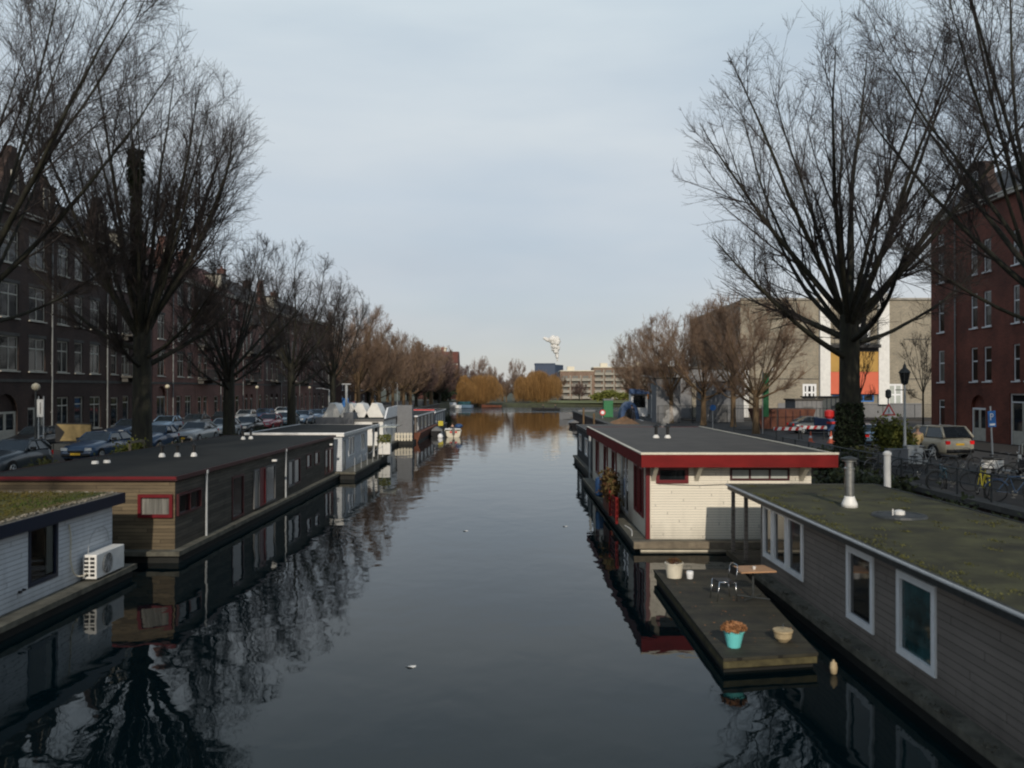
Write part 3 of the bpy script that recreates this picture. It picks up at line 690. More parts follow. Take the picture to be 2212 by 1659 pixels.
# right-hand brick house (local u runs towards the camera from its far corner)
t_ = house(63.6, 23.6, 16.5, 19.4, 'brick_orange', 'red brick corner house with bell gable, white cornice and tall drainpipe', [(4.2, 2.35), (7.9, 2.4), (11.6, 2.2)],
      [(1.05, 1.95), (5.5, 6.35), (7.1, 8.0), (10.4, 11.1), (11.7, 12.5), (15, 16), (18, 19)],
      [(1.05, .7, 1.95, 2.9, 'win'), (5.5, .12, 7.3, 3.3, 'arch', 'frame_cream'), (10, .12, 12.6, 3.4, 'door', 'frame_cream'), (15, .6, 17, 3, 'win')],
      rz=R(-90), X=32.0, gable=[('bell', 4.3, 9.3, 19.2)], pipe=(3.6,), band=False, extra=[(1.05, 14.4, 1.95, 15.2)], trans=.6, frame='frame_white')
rl = MB(); 
for k in range(60): rl.box(9.6 + k*.2, .6, 16.9, 9.63 + k*.2, .63, 17.9)
rl.box(9.6, .58, 17.9, 21.6, .65, 17.96); rl.box(9.6, .4, 16.3, 21.6, .8, 16.9); rl.build('roof_railing', M['iron'], t_, world=False)
eb = MB()
for z in (3.7, 7.6):
    eb.box(-1.1, .6, z - .15, -.004, 3.2, z)
    for k in range(8): eb.box(-1.09, .62 + k*.35, z, -1.05, .66 + k*.35, z + 1)
    eb.box(-1.1, .6, z + 1, -1.04, 3.2, z + 1.05); eb.box(-1.1, .6, z + 1.001, -.004, .66, z + 1.05)
    for k in range(4): eb.box(-.9 + k*.25, .61, z, -.87 + k*.25, .64, z + 1)
eb.build('balcony', M['iron'], t_, world=False)

# ------------------------------------------------------------------ beige building with the orange and yellow front
t_ = thing('school_building', 'large beige block with white pilasters and orange and yellow panels behind the bare elm', 'building', (28.8, 105, ZL))
wl = MB()
H = 14.9
wx = lambda px: (px - 1106) / 1800 * 105 - 28.8
hz = lambda py: 5.5 - (py - 840) / 1800 * 105 - ZL
holes = [(wx(1734), hz(867), wx(1764), hz(829)), (wx(1902), hz(876), wx(1950), hz(829)), (wx(1822), hz(745), wx(1880), hz(700)), (wx(1798), hz(868), wx(1888), hz(852))]
wl.wall(62, 0, H, holes, depth=.3); wl.face([(0,0,0),(0,0,H),(0,30,H),(0,30,0)]); wl.face([(62,0,0),(62,30,0),(62,30,H),(62,0,H)]); wl.face([(0,0,H),(62,0,H),(62,30,H),(0,30,H)])
wl.build('wall', M['beige_wall'], t_, world=False)
p = MB()
for zz_ in (4.9, 9.9): p.box(.01, -.03, zz_, wx(1769) - .01, -.004, zz_ + .10); p.box(wx(1953), -.03, zz_, 61.9, -.004, zz_ + .10)
p.build('wall_band', M['stone_dark'], t_, world=False)
p = MB(); p.box(0, -.2, H, 62, .4, H + .25); p.build('parapet', M['stone'], t_, world=False)
for a, b_ in ((1769, 1791), (1895, 1918)):
    p = MB(); p.box(wx(a), -.5, hz(874) , wx(b_), -.004, H + .8); p.build('pilaster', M['white_paint'], t_, world=False)
for c_, y0, y1, nm in (('yellow_ochre', 803, 760, 'yellow_panel'), ('orange', 851, 803.4, 'orange_panel')):
    p = MB(); p.box(wx(1791) + .004, -.35, hz(y0), wx(1895) - .004, -.004, hz(y1)); p.build(nm, M[c_], t_, world=False)
p = MB(); p.box(wx(1791) + .004, -1.2, hz(745), wx(1895) - .004, -.004, hz(752)); p.box(wx(1791) + .004, -.45, hz(759), wx(1895) - .004, -.3, hz(746))
for k in range(9): p.box(wx(1795 + k*12), -1.19, hz(745), wx(1796 + k*12), -1.15, hz(733))
p.box(wx(1791) + .004, -1.2, hz(734), wx(1895) - .004, -1.14, hz(732)); p.build('balcony', M['black'], t_, world=False)
I = Matrix.Identity(4)
window(t_, I, *[holes[0][0], holes[0][1], holes[0][2], holes[0][3]], 'frame_white', 2, 1, 'glass', b=.28)
window(t_, I, *holes[1][:4], 'frame_white', 2, 1, 'glass_pale', b=.25)
window(t_, I, *holes[2][:4], 'frame_white', 1, 0, 'glass', b=.3)
window(t_, I, *holes[3][:4], 'blue_sign', 3, 0, 'glass', b=.15)
p = MB(); p.box(wx(1666), -.05, hz(800), wx(1672), -.004, hz(793)); p.build('wall_lamp', M['white_paint'], t_, world=False)
p = MB(); p.box(wx(1680), -.1, 0, wx(1990), -.004, 1.9); p.build('plinth', M['grey_wall'], t_, world=False)
# annexe left of it
t_ = thing('school_annexe', 'low grey and beige annexe with white end bay behind the street trees', 'building', (20.0, 103, ZL))
wl = MB(); W2 = 9.0
h2 = [(3.4, .3, 4.4, 2.8), (6.9, 1.2, 7.4, 2.6), (6.9, 2.9, 7.4, 4.0)]
wl.wall(W2, 0, 6.2, h2); wl.face([(0,0,0),(0,0,6.2),(0,20,6.2),(0,20,0)]); wl.face([(0,0,6.2),(W2,0,6.2),(W2,20,6.2),(0,20,6.2)]); wl.face([(W2,0,0),(W2,20,0),(W2,20,6.2),(W2,0,6.2)])
wl.build('wall', M['grey_wall'], t_, world=False)
p = MB(); p.box(8.0, -.6, .2, 9.1, -.004, 7.6); p.build('end_bay', M['white_paint'], t_, world=False)
p = MB(); p.box(2.2, -.3, .2, 4.9, -.004, 4.4); p.build('beige_panel', M['beige_wall'], t_, world=False)
for hh in h2: window(t_, I, *hh, 'frame_white', 0, 1, 'glass', b=.08)
p = MB(); p.box(-.2, -.25, 6.2, W2, 20, 6.5); p.build('roof', M['roof_felt_grey'], t_, world=False)
# pale sheds before it
def shed(name, label, x0, y0, x1, y1, z1, m, roofm='roof_felt_grey', ribs=True, cat='shed', roof_over=.12):
    t_ = thing(name, label, cat, ((x0 + x1) / 2, y0, ZL)); w = MB(); w.box(x0, y0, ZL + .02, x1, y1, z1); w.build('wall', M[m], t_)
    r_ = MB(); r_.box(x0 - roof_over, y0 - roof_over, z1, x1 + roof_over, y1 + roof_over, z1 + .14); r_.build('roof', M[roofm], t_)
    if ribs:
        q = MB(); k = x0 + .2
        while k < x1 - .1: q.box(k, y0 - .05, ZL + .1, k + .06, y0 - .004, z1 - .05); k += .45
        q.build('ribs', M['grey_panel'], t_)
    d_ = MB(); d_.box((x0 + x1)/2 - .5, y0 - .09, ZL + .02, (x0 + x1)/2 + .4, y0 - .055, ZL + 2.0); d_.build('door', M['frame_grey'], t_)
shed('cabin', 'cream site cabin with barred front in front of the beige block', 30.6, 84, 34.8, 88, 4.6, 'cream_paint')
shed('cabin', 'grey site cabin beside the cream one on the building site', 27.2, 80, 29.8, 83, 4.4, 'grey_wall')
shed('cabin', 'tall pale grey corrugated hut between two street trees', 15.6, 90, 18.2, 93, 6.6, 'grey_panel')
shed('cabin', 'wide grey barred shed right of the second street tree', 21.2, 92, 25.6, 96, 6.2, 'grey_panel')

# ------------------------------------------------------------------ distant buildings
t_ = thing('apartment_building', 'stepped brown apartment block with pale balconies on the far bank', 'building', (20, 345, .9))
steps = [(0, 14, 11.9), (14, 29, 13.4), (29, 46, 13.9), (46, 62, 13.2), (62, 84, 12.2)]
wl = MB()
for a, b_, h in steps: wl.box(a + .01, (a * .12) % 3, 0, b_ - .01, 14, h)
wl.build('wall', M['apartment_brick'], t_, world=False)
for a, b_, h in steps:
    p = MB(); yy = (a * .12) % 3; p.box(a - .1, yy - .3, h, b_ - .1, 14.2, h + .35); p.box(a + 3, yy + 2, h + .35, a + 6, yy + 5, h + 2); p.build('roof', M['cream_paint'], t_, world=False)
bm_ = MB(); bm_.box(0, -1.3, 0, 3.4, -.004, .15); bm_.box(0, -1.3, .15, 3.4, -1.2, 1.1); bm_.box(3.5, -.9, -.1, 4.0, -.004, 2.3); balm = bm_.mesh('balcony', M['stone'])
gm_ = MB(); gm_.box(0, -.02, .3, 2.4, -.004, 2.05); glm = gm_.mesh('window', M['glass_curtain'])
for a, b_, h in steps:
    for fl in range(5):
        z = .5 + fl * 2.45
        if z + 2.2 > h: continue
        for k in range(int((b_ - a) / 4.3)):
            yy = (a * .12) % 3
            child('balcony', balm, t_, (a + .3 + k*4.3, yy, z)); child('window', glm, t_, (a + .7 + k*4.3, yy, z + .1))
t_ = thing('office_tower', 'dark blue windowless box building on the horizon beneath the steam plume', 'building', (14, 500, .9))
w = MB(); w.box(0, 0, 0, 11.8, 14, 19.2); w.face([(11.8, 0, 0), (17.5, 12, 0), (17.5, 12, 19.2), (11.8, 0, 19.2)]); w.face([(11.8, 0, 19.2), (17.5, 12, 19.2), (11.8, 14, 19.2)]); w.build('wall', M['blue_building'], t_, world=False)
w = MB(); w.box(-.3, -.3, 19.2, 12, 14.2, 20.0); w.build('parapet', M['blue_building'], t_, world=False)
# white steam plume from a far chimney
st = bpy.data.meshes.new('steam_plume')
def blob(P, Rr, seed):
    import bmesh
    bm = bmesh.new(); rr = random.Random(seed)
    for (x, y, z), r_ in zip(P, Rr):
        g_ = bmesh.ops.create_icosphere(bm, subdivisions=2, radius=r_)
        s_ = [rr.uniform(0, 6) for _ in range(3)]
        for v in g_['verts']:
            k = 1 + .10 * math.sin(v.co.x*3/r_ + s_[0]) * math.sin(v.co.y*3.3/r_ + s_[1]) + .08 * math.sin(v.co.z*5/r_ + s_[2])
            v.co = v.co * k + Vector((x, y, z))
    me = bpy.data.meshes.new('plume'); bm.to_mesh(me); bm.free(); me.polygons.foreach_set('use_smooth', [True] * len(me.polygons)); return me
P, Q = [], []
rr = random.Random(3)
for k in range(46):
    u = k / 45
    cx = 43.6 - 3.2*u + rr.uniform(-1, 1) * (.3 + 4.4*u**1.2)
    P.append((cx, 800 + rr.uniform(-2, 2), 33 + 21*u + rr.uniform(-.5, .5))); Q.append((.8 + 2.3*u) * rr.uniform(.8, 1.15))
for k in range(7): P.append((39 - 1.3*k, 800, 50.5 + .5*k + rr.uniform(-.6, .6))); Q.append(2.3 - .12*k)
me = blob(P, Q, 5)
def steam_mat(name, dens):
    vm_ = bpy.data.materials.new(name); vm_.use_nodes = True; vt = vm_.node_tree; vt.nodes.clear()
    vo = vt.nodes.new('ShaderNodeOutputMaterial'); vp = vt.nodes.new('ShaderNodeVolumePrincipled')
    vp.inputs['Color'].default_value = (1, .99, .97, 1); vp.inputs['Density'].default_value = dens; vp.inputs['Anisotropy'].default_value = -.55
    vt.links.new(vp.outputs[0], vo.inputs['Volume']); return vm_
sm_ = bpy.data.materials.new('steam_white'); sm_.use_nodes = True; st_ = sm_.node_tree; st_.nodes.clear()
a_ = st_.nodes.new('ShaderNodeOutputMaterial'); b_ = st_.nodes.new('ShaderNodeBsdfDiffuse'); c_ = st_.nodes.new('ShaderNodeBsdfTranslucent'); d_ = st_.nodes.new('ShaderNodeMixShader')
b_.inputs[0].default_value = (.93, .91, .88, 1); c_.inputs[0].default_value = (.93, .92, .9, 1); d_.inputs[0].default_value = .35
st_.links.new(b_.outputs[0], d_.inputs[1]); st_.links.new(c_.outputs[0], d_.inputs[2]); e_ = st_.nodes.new('ShaderNodeBsdfTransparent'); f_ = st_.nodes.new('ShaderNodeMixShader'); f_.inputs[0].default_value = .06
st_.links.new(d_.outputs[0], f_.inputs[1]); st_.links.new(e_.outputs[0], f_.inputs[2]); st_.links.new(f_.outputs[0], a_.inputs['Surface'])
me.materials.append(sm_)
o = bpy.data.objects.new('steam_plume', me); col.objects.link(o); tag(o, 'white plume of steam rising above the dark blue box building', 'steam', kind='stuff')
# ------------------------------------------------------------------ houseboats
def side_m(side, x0, y0, x1, y1):
    if side == 'front': return Matrix.Translation((x0, y0, 0))
    if side == 'east': return Matrix.Translation((x1, y0, 0)) @ Matrix.Rotation(R(90), 4, 'Z')
    if side == 'west': return Matrix.Translation((x0, y1, 0)) @ Matrix.Rotation(R(-90), 4, 'Z')
    if side == 'back': return Matrix.Translation((x1, y1, 0)) @ Matrix.Rotation(R(180), 4, 'Z')
def houseboat(label, x0, y0, x1, y1, zb, zt, wallm, wins, hullx=(.5, .5), roofm='roof_felt', fasc=None, fh=.2, over=(.3, .3, .3, .3), front_wall=None, edge=None, name='houseboat', deck='concrete', deckz=None, cat='houseboat'):
    t_ = thing(name, label, cat, ((x0 + x1) / 2, (y0 + y1) / 2, 0)); inv = base_inv(t_)
    dz = zb if deckz is None else deckz
    h = MB(); h.box(x0 - hullx[0] + .08, y0 - .25, -.8, x1 + hullx[1] - .08, y1 + .25, dz - .14); h.build('hull', M['hull_black'], t_)
    h = MB(); h.box(x0 - hullx[0], y0 - .4, dz - .14, x1 + hullx[1], y1 + .4, dz); h.build('deck', M[deck], t_)
    for side in ('front', 'east', 'west', 'back'):
        pass
    groups = {}
    for w_ in wins: groups.setdefault(w_[0], []).append(w_)
    mbs = MB(); mbf = MB()
    for side in ('front', 'east', 'west', 'back'):
        Wd = (x1 - x0) if side in ('front', 'back') else (y1 - y0)
        tgt = mbf if (side == 'front' and front_wall) else mbs
        tgt.M = side_m(side, x0, y0, x1, y1)
        tgt.wall(Wd, dz, zt - .02, [q[1:5] for q in groups.get(side, []) if q[5].get('hole', True)], depth=.12)
    mbs.build('wall', M[wallm], t_)
    if front_wall: mbf.build('wall', M[front_wall], t_, )
    for side, a, b, c, e, k in wins:
        k = dict(k); k.pop('hole', None)
        window(t_, inv @ side_m(side, x0, y0, x1, y1), a, b, c, e, **k)
    ow, oe, of, ob = over
    rf = MB(); rf.box(x0 - ow + .05, y0 - of + .05, zt - .04, x1 + oe - .05, y1 + ob - .05, zt + .02); ro = rf.build('roof', M[roofm], t_)
    X0, X1, Y0, Y1 = x0 - ow, x1 + oe, y0 - of, y1 + ob
    if fasc:
        f = MB(); f.cur = 0
        f.box(X0, Y0, zt - fh, X1, Y0 + .05, zt + .03); f.box(X0, Y1 - .05, zt - fh, X1, Y1, zt + .03)
        f.box(X0, Y0 + .05, zt - fh, X0 + .05, Y1 - .05, zt + .03); f.box(X1 - .05, Y0 + .05, zt - fh, X1, Y1 - .05, zt + .03)
        f.build('fascia', M[fasc], t_)
    if edge:
        f = MB(); e_ = .035
        f.box(X0 - .02, Y0 - .02, zt + .03, X1 + .02, Y0 + .1, zt + .03 + e_*2); f.box(X0 - .02, Y0 + .1, zt + .03, X0 + .1, Y1, zt + .03 + e_); f.box(X1 - .1, Y0 + .1, zt + .03, X1 + .02, Y1, zt + .03 + e_)
        f.build('roof_trim', M[edge], t_)
    so = MB(); so.box(X0 + .05, Y0 + .05, zt - .07, X1 - .05, Y1 - .05, zt - .045); so.build('soffit', M[fasc or wallm], t_)
    return t_
def flue(parent, x, y, z, h=.5, r=.06, m='black', collar=True):
    f = MB(); f.tube((x, y, z), (x, y, z + h), r, n=10); f.lathe([(r*1.9, h), (r*1.9, h + .04), (.01, h + .14)], (x, y, z), 10)
    o = f.build('roof_flue', M[m], parent, smooth=False)
    if collar: c = MB(); c.lathe([(r*2.2, 0), (r*2.0, .08), (r*1.15, .16)], (x, y, z), 12); c.build('collar', M['white_paint'], o)
    return o

# --- white boat with the sedum roof (nearest on the left)
A = houseboat('white boarded houseboat with mossy green roof and navy window, nearest on the left', -17.2, 8, -11.6, 24.2, .35, 2.42, 'white_boards',
    [('east', 12.0, .72, 13.3, 2.16, dict(frame='frame_navy', nv=0, pane='glass_clear', b=.10, depth=.09, y=-.02)), ('east', 3, .72, 5, 2.16, dict(frame='frame_navy', nv=1, pane='glass', b=.10, depth=.09, y=-.02))],
    hullx=(.4, .55), roofm='gravel', fasc='frame_navy', fh=.27, over=(.2, .22, .3, .35))
sd = MB(); sd.box(-17.1, 8.0, 2.441, -11.72, 24.15, 2.50); s_ = sd.build('roof_sedum', M['roof_sedum'], A)
rr = np.random.default_rng(5)
P_ = np.stack([rr.uniform(-17, -11.8, 9000), rr.uniform(14, 24.05, 9000), rr.uniform(2.50, 2.55, 9000)], 1)
child('moss_tufts', leaf_mesh('moss_tufts', P_ - np.array([A.location.x, A.location.y, 0]), .022, M['roof_sedum']), A)['kind'] = 'stuff'
gm = []
for k in range(900):
    y = 12 + (k / 900) * 12.3
    gm.append((-11.58 + rr.uniform(-.06, .05), y, 2.47 + rr.uniform(0, .03)))
for k in range(260): gm.append((-11.6 - 5.4*k/260, 24.28 + rr.uniform(-.06, .06), 2.47 + rr.uniform(0, .03)))
child('gravel_edge', leaf_mesh('gravel_edge', np.array(gm) - np.array([A.location.x, A.location.y, 0]), .03, M['gravel']), A)['kind'] = 'stuff'
cu = MB()
for k in range(7): cu.box(-11.70, 20.92 + k*.045, .86, -11.668 - (k % 2)*.010, 20.965 + k*.045, 2.04)
cu.build('curtain', M['white_paint'], A)
cu = MB(); cu.box(-11.716, 20.05, .76, -11.705, 21.28, 2.14); cu.build('painted_room_dark', M['black'], A)  # black panel painted for the unlit room behind the glass
vt_ = MB(); vt_.tube((-11.62, 19.62, .72), (-11.53, 19.62, .72), .035); vt_.tube((-11.62, 19.78, .74), (-11.53, 19.78, .74), .03); vt_.build('vent', M['black'], A)
# air conditioner on the ledge: a thing of its own
ac = thing('air_conditioner', 'white outdoor air conditioning unit with round fan grille on the white boat ledge', 'air conditioner', (-11.3, 23.0, .35))
w = MB(); w.box(-11.5, 22.35, .40, -11.13, 23.95, 1.05); w.build('casing', M['white_paint'], ac, bevel=.02)
w = MB()
M_ = Matrix.Translation((-11.125, 22.95, .72)) @ Matrix.Rotation(R(90), 4, 'Y')
w.M = M_; w.lathe([(.27, 0), (.27, .012), (.0, .012)], n=24); gr = w.build('fan', M['black'], ac)
w = MB()
for k in range(5):
    r_ = .05 + k*.055
    pts = [(-11.10, 22.95 + r_*math.cos(i*PI/12), .72 + r_*math.sin(i*PI/12)) for i in range(25)]; w.path(pts, .006, 4)
for k in range(4): a = k*PI/4; w.tube((-11.10, 22.95 - .28*math.cos(a), .72 - .28*math.sin(a)), (-11.10, 22.95 + .28*math.cos(a), .72 + .28*math.sin(a)), .006, n=4)
w.build('grille', M['pipe_grey'], gr)
w = MB()
for i in range(5):
    for j in range(2): w.box(-11.46 + j*.16, 22.343, .47 + i*.11, -11.34 + j*.16, 22.349, .54 + i*.11)
w.build('side_louvre', M['black'], ac)
w = MB(); w.box(-11.48, 22.5, .352, -11.15, 22.6, .40); w.box(-11.48, 23.7, .352, -11.15, 23.8, .40); w.build('foot', M['black'], ac)
def hose(name, label, pts, r, m, cat='hose'):
    P_ = []
    for i in range(len(pts) - 1):
        p0 = Vector(pts[max(i-1, 0)]); p1 = Vector(pts[i]); p2 = Vector(pts[i+1]); p3 = Vector(pts[min(i+2, len(pts)-1)])
        for k in range(6):
            t_ = k / 6; P_.append(.5 * ((2*p1) + (-p0+p2)*t_ + (2*p0-5*p1+4*p2-p3)*t_**2 + (-p0+3*p1-3*p2+p3)*t_**3))
    P_.append(Vector(pts[-1])); w = MB(); w.path(P_, r, 6); return w.build(name, M[m], None, smooth=True) if label is None else tag(w.build(name, M[m], None, smooth=True), label, cat)
hose('hose', 'cream coolant hose running down the white boards to the air conditioner', [(-11.55, 21.75, 1.95), (-11.53, 21.8, 1.6), (-11.53, 21.8, 1.0), (-11.5, 21.95, .62), (-11.42, 22.2, .52), (-11.4, 22.33, .56)], .022, 'cream_paint')
hose('cable', 'thin pale cable looping from the wall over the air conditioner', [(-11.38, 22.4, 1.0), (-11.45, 22.6, 1.35), (-11.5, 23.0, 1.6), (-11.53, 23.5, 1.62), (-11.55, 23.8, 1.45), (-11.55, 23.9, 1.2)], .010, 'pipe_grey', 'cable')

# --- long tan boarded boat
dk = dict(frame='frame_darkred', nv=0, pane='glass', b=.09, depth=.08, y=-.03)
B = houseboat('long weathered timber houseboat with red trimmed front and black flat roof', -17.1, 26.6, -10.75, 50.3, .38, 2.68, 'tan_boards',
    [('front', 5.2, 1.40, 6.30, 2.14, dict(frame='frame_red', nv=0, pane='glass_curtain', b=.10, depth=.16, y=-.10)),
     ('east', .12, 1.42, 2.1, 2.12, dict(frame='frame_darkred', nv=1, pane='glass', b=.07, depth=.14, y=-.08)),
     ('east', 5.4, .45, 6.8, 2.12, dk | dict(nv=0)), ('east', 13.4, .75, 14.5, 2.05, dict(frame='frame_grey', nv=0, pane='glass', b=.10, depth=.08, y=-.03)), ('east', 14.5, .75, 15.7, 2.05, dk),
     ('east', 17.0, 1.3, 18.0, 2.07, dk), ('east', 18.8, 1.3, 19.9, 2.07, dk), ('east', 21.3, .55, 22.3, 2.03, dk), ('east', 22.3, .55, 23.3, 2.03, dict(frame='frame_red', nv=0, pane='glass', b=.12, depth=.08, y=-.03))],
    hullx=(.3, .3), fasc='frame_darkred', fh=.10, over=(.15, .12, .15, .1), front_wall='tan_boards_painted_sun')
inv = base_inv(B)
em = side_m('east', -17.1, 26.6, -10.75, 50.3)
for a, c, fr, pn in ((8.0, 8.75, 'frame_grey', 'glass_curtain'), (8.8, 9.6, 'frame_red', 'frame_red'), (9.65, 11.1, 'frame_grey', 'glass')):
    window(B, inv @ em, a, .5, c, 2.12, fr, 0, 0, pn, b=.07, depth=.06, y=-.07, name='door' if pn == 'frame_red' else 'window')
w = MB(); w.box(-17.25, 26.42, 2.63, -10.65, 26.446, 2.72); w.build('trim', M['frame_red'], B)
for y in (29.1, 39.3):
    w = MB(); w.tube((-10.66, y, .35), (-10.66, y, 2.62), .04, n=10); w.tube((-10.66, y, 2.55), (-10.66, y, 2.68), .07, n=10); w.build('drainpipe', M['pipe_grey'], B)
for x, y in ((-14.4, 34.3), (-13.85, 34.5), (-13.2, 34.6), (-15.6, 31.2), (-15.35, 31.6), (-14.9, 46.2), (-14.6, 46.6)): flue(B, x, y, 2.70, .42 if x > -15 else .12)
w = MB(); w.box(-10.68, 37.0, 2.28, -10.45, 37.15, 2.36); w.build('wall_lamp', M['white_paint'], B)
w = MB(); w.box(-10.68, 48.7, 2.2, -10.5, 48.85, 2.3); w.build('wall_lamp', M['white_paint'], B)
# --- white boat with porch
wh = dict(frame='frame_white', nv=1, pane='glass', b=.07, depth=.07, y=-.02)
C = houseboat('white boarded houseboat with black roof and open white porch at its far end', -16.3, 51.0, -10.4, 60.0, .45, 2.72, 'white_boards',
    [('east', 2.0, 1.2, 4.0, 2.45, wh), ('east', 6.4, 1.2, 7.9, 2.45, wh), ('east', .3, .5, 1.0, 2.3, dict(frame='frame_grey', nv=0, pane='glass_pale', b=.06, depth=.06, y=-.02))],
    hullx=(.3, .9), fasc='white_paint', fh=.14, over=(.15, .15, .15, 4.6), edge='frame_white')
w = MB(); w.box(-16, 60.1, .3, -9.6, 65.8, .45); w.build('porch_deck', M['decking'], C)
w = MB(); w.box(-16, 60.1, -.5, -9.8, 65.6, .3); w.build('porch_hull', M['hull_black'], C)
for x, y in ((-10.35, 62.3), (-10.35, 64.6), (-14, 64.6)):
    w = MB(); w.box(x - .07, y - .07, .45, x + .07, y + .07, 2.68); w.build('porch_post', M['white_paint'], C)
w = MB(); w.box(-10.45, 64.7, 2.5, -9.0, 68.5, 2.58); w.build('canopy', M['glass_pale'], C)
w = MB()
for k in range(6): w.tube((-9.62, 51 + k*2.2, .45), (-9.62, 51 + k*2.2, 1.3), .02, n=6)
w.path([(-9.62, 51 + k*.55, 1.28 - .12*abs(math.sin(k*PI/4))) for k in range(21)], .015, 5); w.build('rope_railing', M['pipe_grey'], C)
fb = thing('planter_box', 'white flower box with trailing green plants on the porch edge', 'planter', (-9.9, 64.6, .45))
w = MB(); w.box(-10.25, 64.3, .45, -9.4, 65.0, 1.35); w.build('box', M['white_paint'], fb)
P_ = np.stack([rr.uniform(-.5, .5, 500), rr.uniform(-.4, .5, 500), rr.uniform(.85, 1.5, 500)], 1)
child('foliage', leaf_mesh('planter_leaves', P_, .05, M['leaf_green']), fb)
# --- white boat with saw-tooth skylights and tall pale wall
D = houseboat('white houseboat with grey parapet, peaked white skylights and tall pale blue-white wall', -17.6, 75, -11.6, 84.5, .4, 2.75, 'white_paint',
    [('front', 1.9, 1.6, 2.8, 2.5, dict(frame='frame_grey', nv=0, pane='glass', b=.06)), ('front', 5.0, 1.6, 5.6, 2.5, dict(frame='frame_grey', nv=0, pane='glass', b=.06)),
     ('east', 1.2, .9, 2.1, 2.3, wh), ('east', 4.8, .9, 5.8, 2.4, wh)], hullx=(.3, .4), fasc='frame_grey', fh=.14, over=(.1, .1, .15, .1))
w = MB(); w.box(-17.6, 74.7, 2.3, -14.3, 74.9, 2.95); w.box(-15.1, 74.6, 2.3, -14.2, 76.5, 3.35); w.build('parapet', M['grey_panel'], D)
w = MB(); w.prism([(75.6, 2.8), (84.4, 2.8), (84.4, 3.85), (77.2, 3.75)], 0, .14)
w.v = [(-11.6 + v[1], v[0], v[2]) for v in w.v]; w.build('tall_wall', M['frame_white'], D)
w = MB(); w.box(-11.52, 83.4, .45, -10.0, 84.6, 3.85); w.build('tall_wall', M['grey_panel'], D)
for x in (-17.2, -15.6, -14.6, -13.2):
    w = MB(); w.prism([(x - .9, 2.78), (x + .95, 2.78), (x + .35, 4.05), (x - .15, 4.15)], 79.5, 82.5); w.build('skylight', M['white_paint'], D)
w = MB(); w.tube((-15.6, 78.5, 2.7), (-15.6, 78.5, 5.9), .12); w.box(-16.0, 78.3, 5.9, -15.2, 78.7, 6.0); w.build('roof_flue', M['pipe_grey'], D)
# --- grey boat with the round window on a rusty hull
pw = dict(frame='frame_white', nv=0, pane='glass_pale', b=.10, depth=.06, y=-.03)
E = houseboat('grey houseboat with round porthole on a rust brown hull', -13.6, 86, -9.9, 106, .9, 2.72, 'grey_boards',
    [('east', 1.0 + 3.9*k, 1.1, 2.2 + 3.9*k, 2.45, pw) for k in range(5)], hullx=(.2, .35), fasc='frame_white', fh=.12, over=(.1, .2, .2, .1))
w = MB(); w.M = Matrix.Translation((-10.6, 85.98, 2.02)) @ Matrix.Rotation(R(90), 4, 'X'); w.lathe([(.52, 0), (.52, .06), (.40, .07)], n=24); o = w.build('porthole', M['frame_white'], E)
w = MB(); w.M = Matrix.Translation((-10.6, 85.90, 2.02)) @ Matrix.Rotation(R(90), 4, 'X'); w.lathe([(.40, 0), (.40, .015)], n=24); w.build('pane', M['glass_pale'], o)
w = MB(); w.prism([(-13.8, .0), (-9.7, 0), (-9.35, 1.0), (-14, 1.0)], 85.4, 106.4); w.build('rusty_hull', M['rust'], E)
w = MB()
for k in range(7): w.box(-11.9 + k*.3, 82.5, .35, -11.7 + k*.3, 82.54, 1.15)
w.box(-11.95, 82.545, .5, -9.85, 82.58, .6); w.box(-11.95, 82.545, .95, -9.85, 82.58, 1.05); w.build('slatted_fence', M['cream_paint'], E)
w = MB(); w.box(-12.2, 82.4, -.3, -9.8, 85.3, .34); w.build('bow_deck', M['hull_black'], E)
# --- far grey boat with red roof edge
F = houseboat('light grey houseboat with bright red roof edge, farthest of the left row', -14.2, 107.5, -10.0, 124.5, .5, 2.5, 'grey_panel',
    [('east', 2 + 3*k, 1.0, 3.1 + 3*k, 2.1, pw) for k in range(4)], hullx=(.2, .3), fasc='frame_white', fh=.12, over=(.1, .15, .2, .1))
w = MB(); w.box(-14.1, 107.25, 2.56, -10.0, 107.45, 2.86); w.build('roof_trim', M['red_sign'], F)

# ================= right bank
# --- nearest grey boat
fw = dict(frame='frame_white', nv=0, pane='glass', b=.13, depth=.09, y=-.04)
u = lambda y: 23.8 - y
G = houseboat('grey-brown boarded houseboat with moss green roof and white framed windows, nearest on the right', 7.1, 6, 11.2, 23.8, .38, 2.46, 'grey_boards',
    [('west', u(23.5), .80, u(22.65), 2.3, fw), ('west', u(22.62), .80, u(21.5), 2.3, fw), ('west', u(21.46), .80, u(20.3), 2.3, fw),
     ('west', u(17.65), .68, u(16.35), 2.21, fw), ('west', u(15.35), .66, u(13.95), 2.19, fw | dict(pane='glass_teal')), ('west', u(11), .66, u(9.4), 2.19, fw)],
    hullx=(.35, .4), roofm='roof_moss', fasc=None, over=(.28, .3, .2, 2.6))
f = MB()
X0, X1, Y0, Y1 = 6.82, 11.5, 5.8, 26.4
f.box(X0, Y0, 2.32, X0 + .05, Y1, 2.50); f.box(X0 + .05, Y1 - .05, 2.32, X1, Y1, 2.50); f.box(X1 - .05, Y0, 2.32, X1, Y1 - .05, 2.50); f.build('fascia', M['iron'], G)
f = MB(); f.tube((X0 - .03, Y0, 2.47), (X0 - .03, Y1, 2.47), .035, n=8); f.build('gutter', M['pipe_grey'], G)
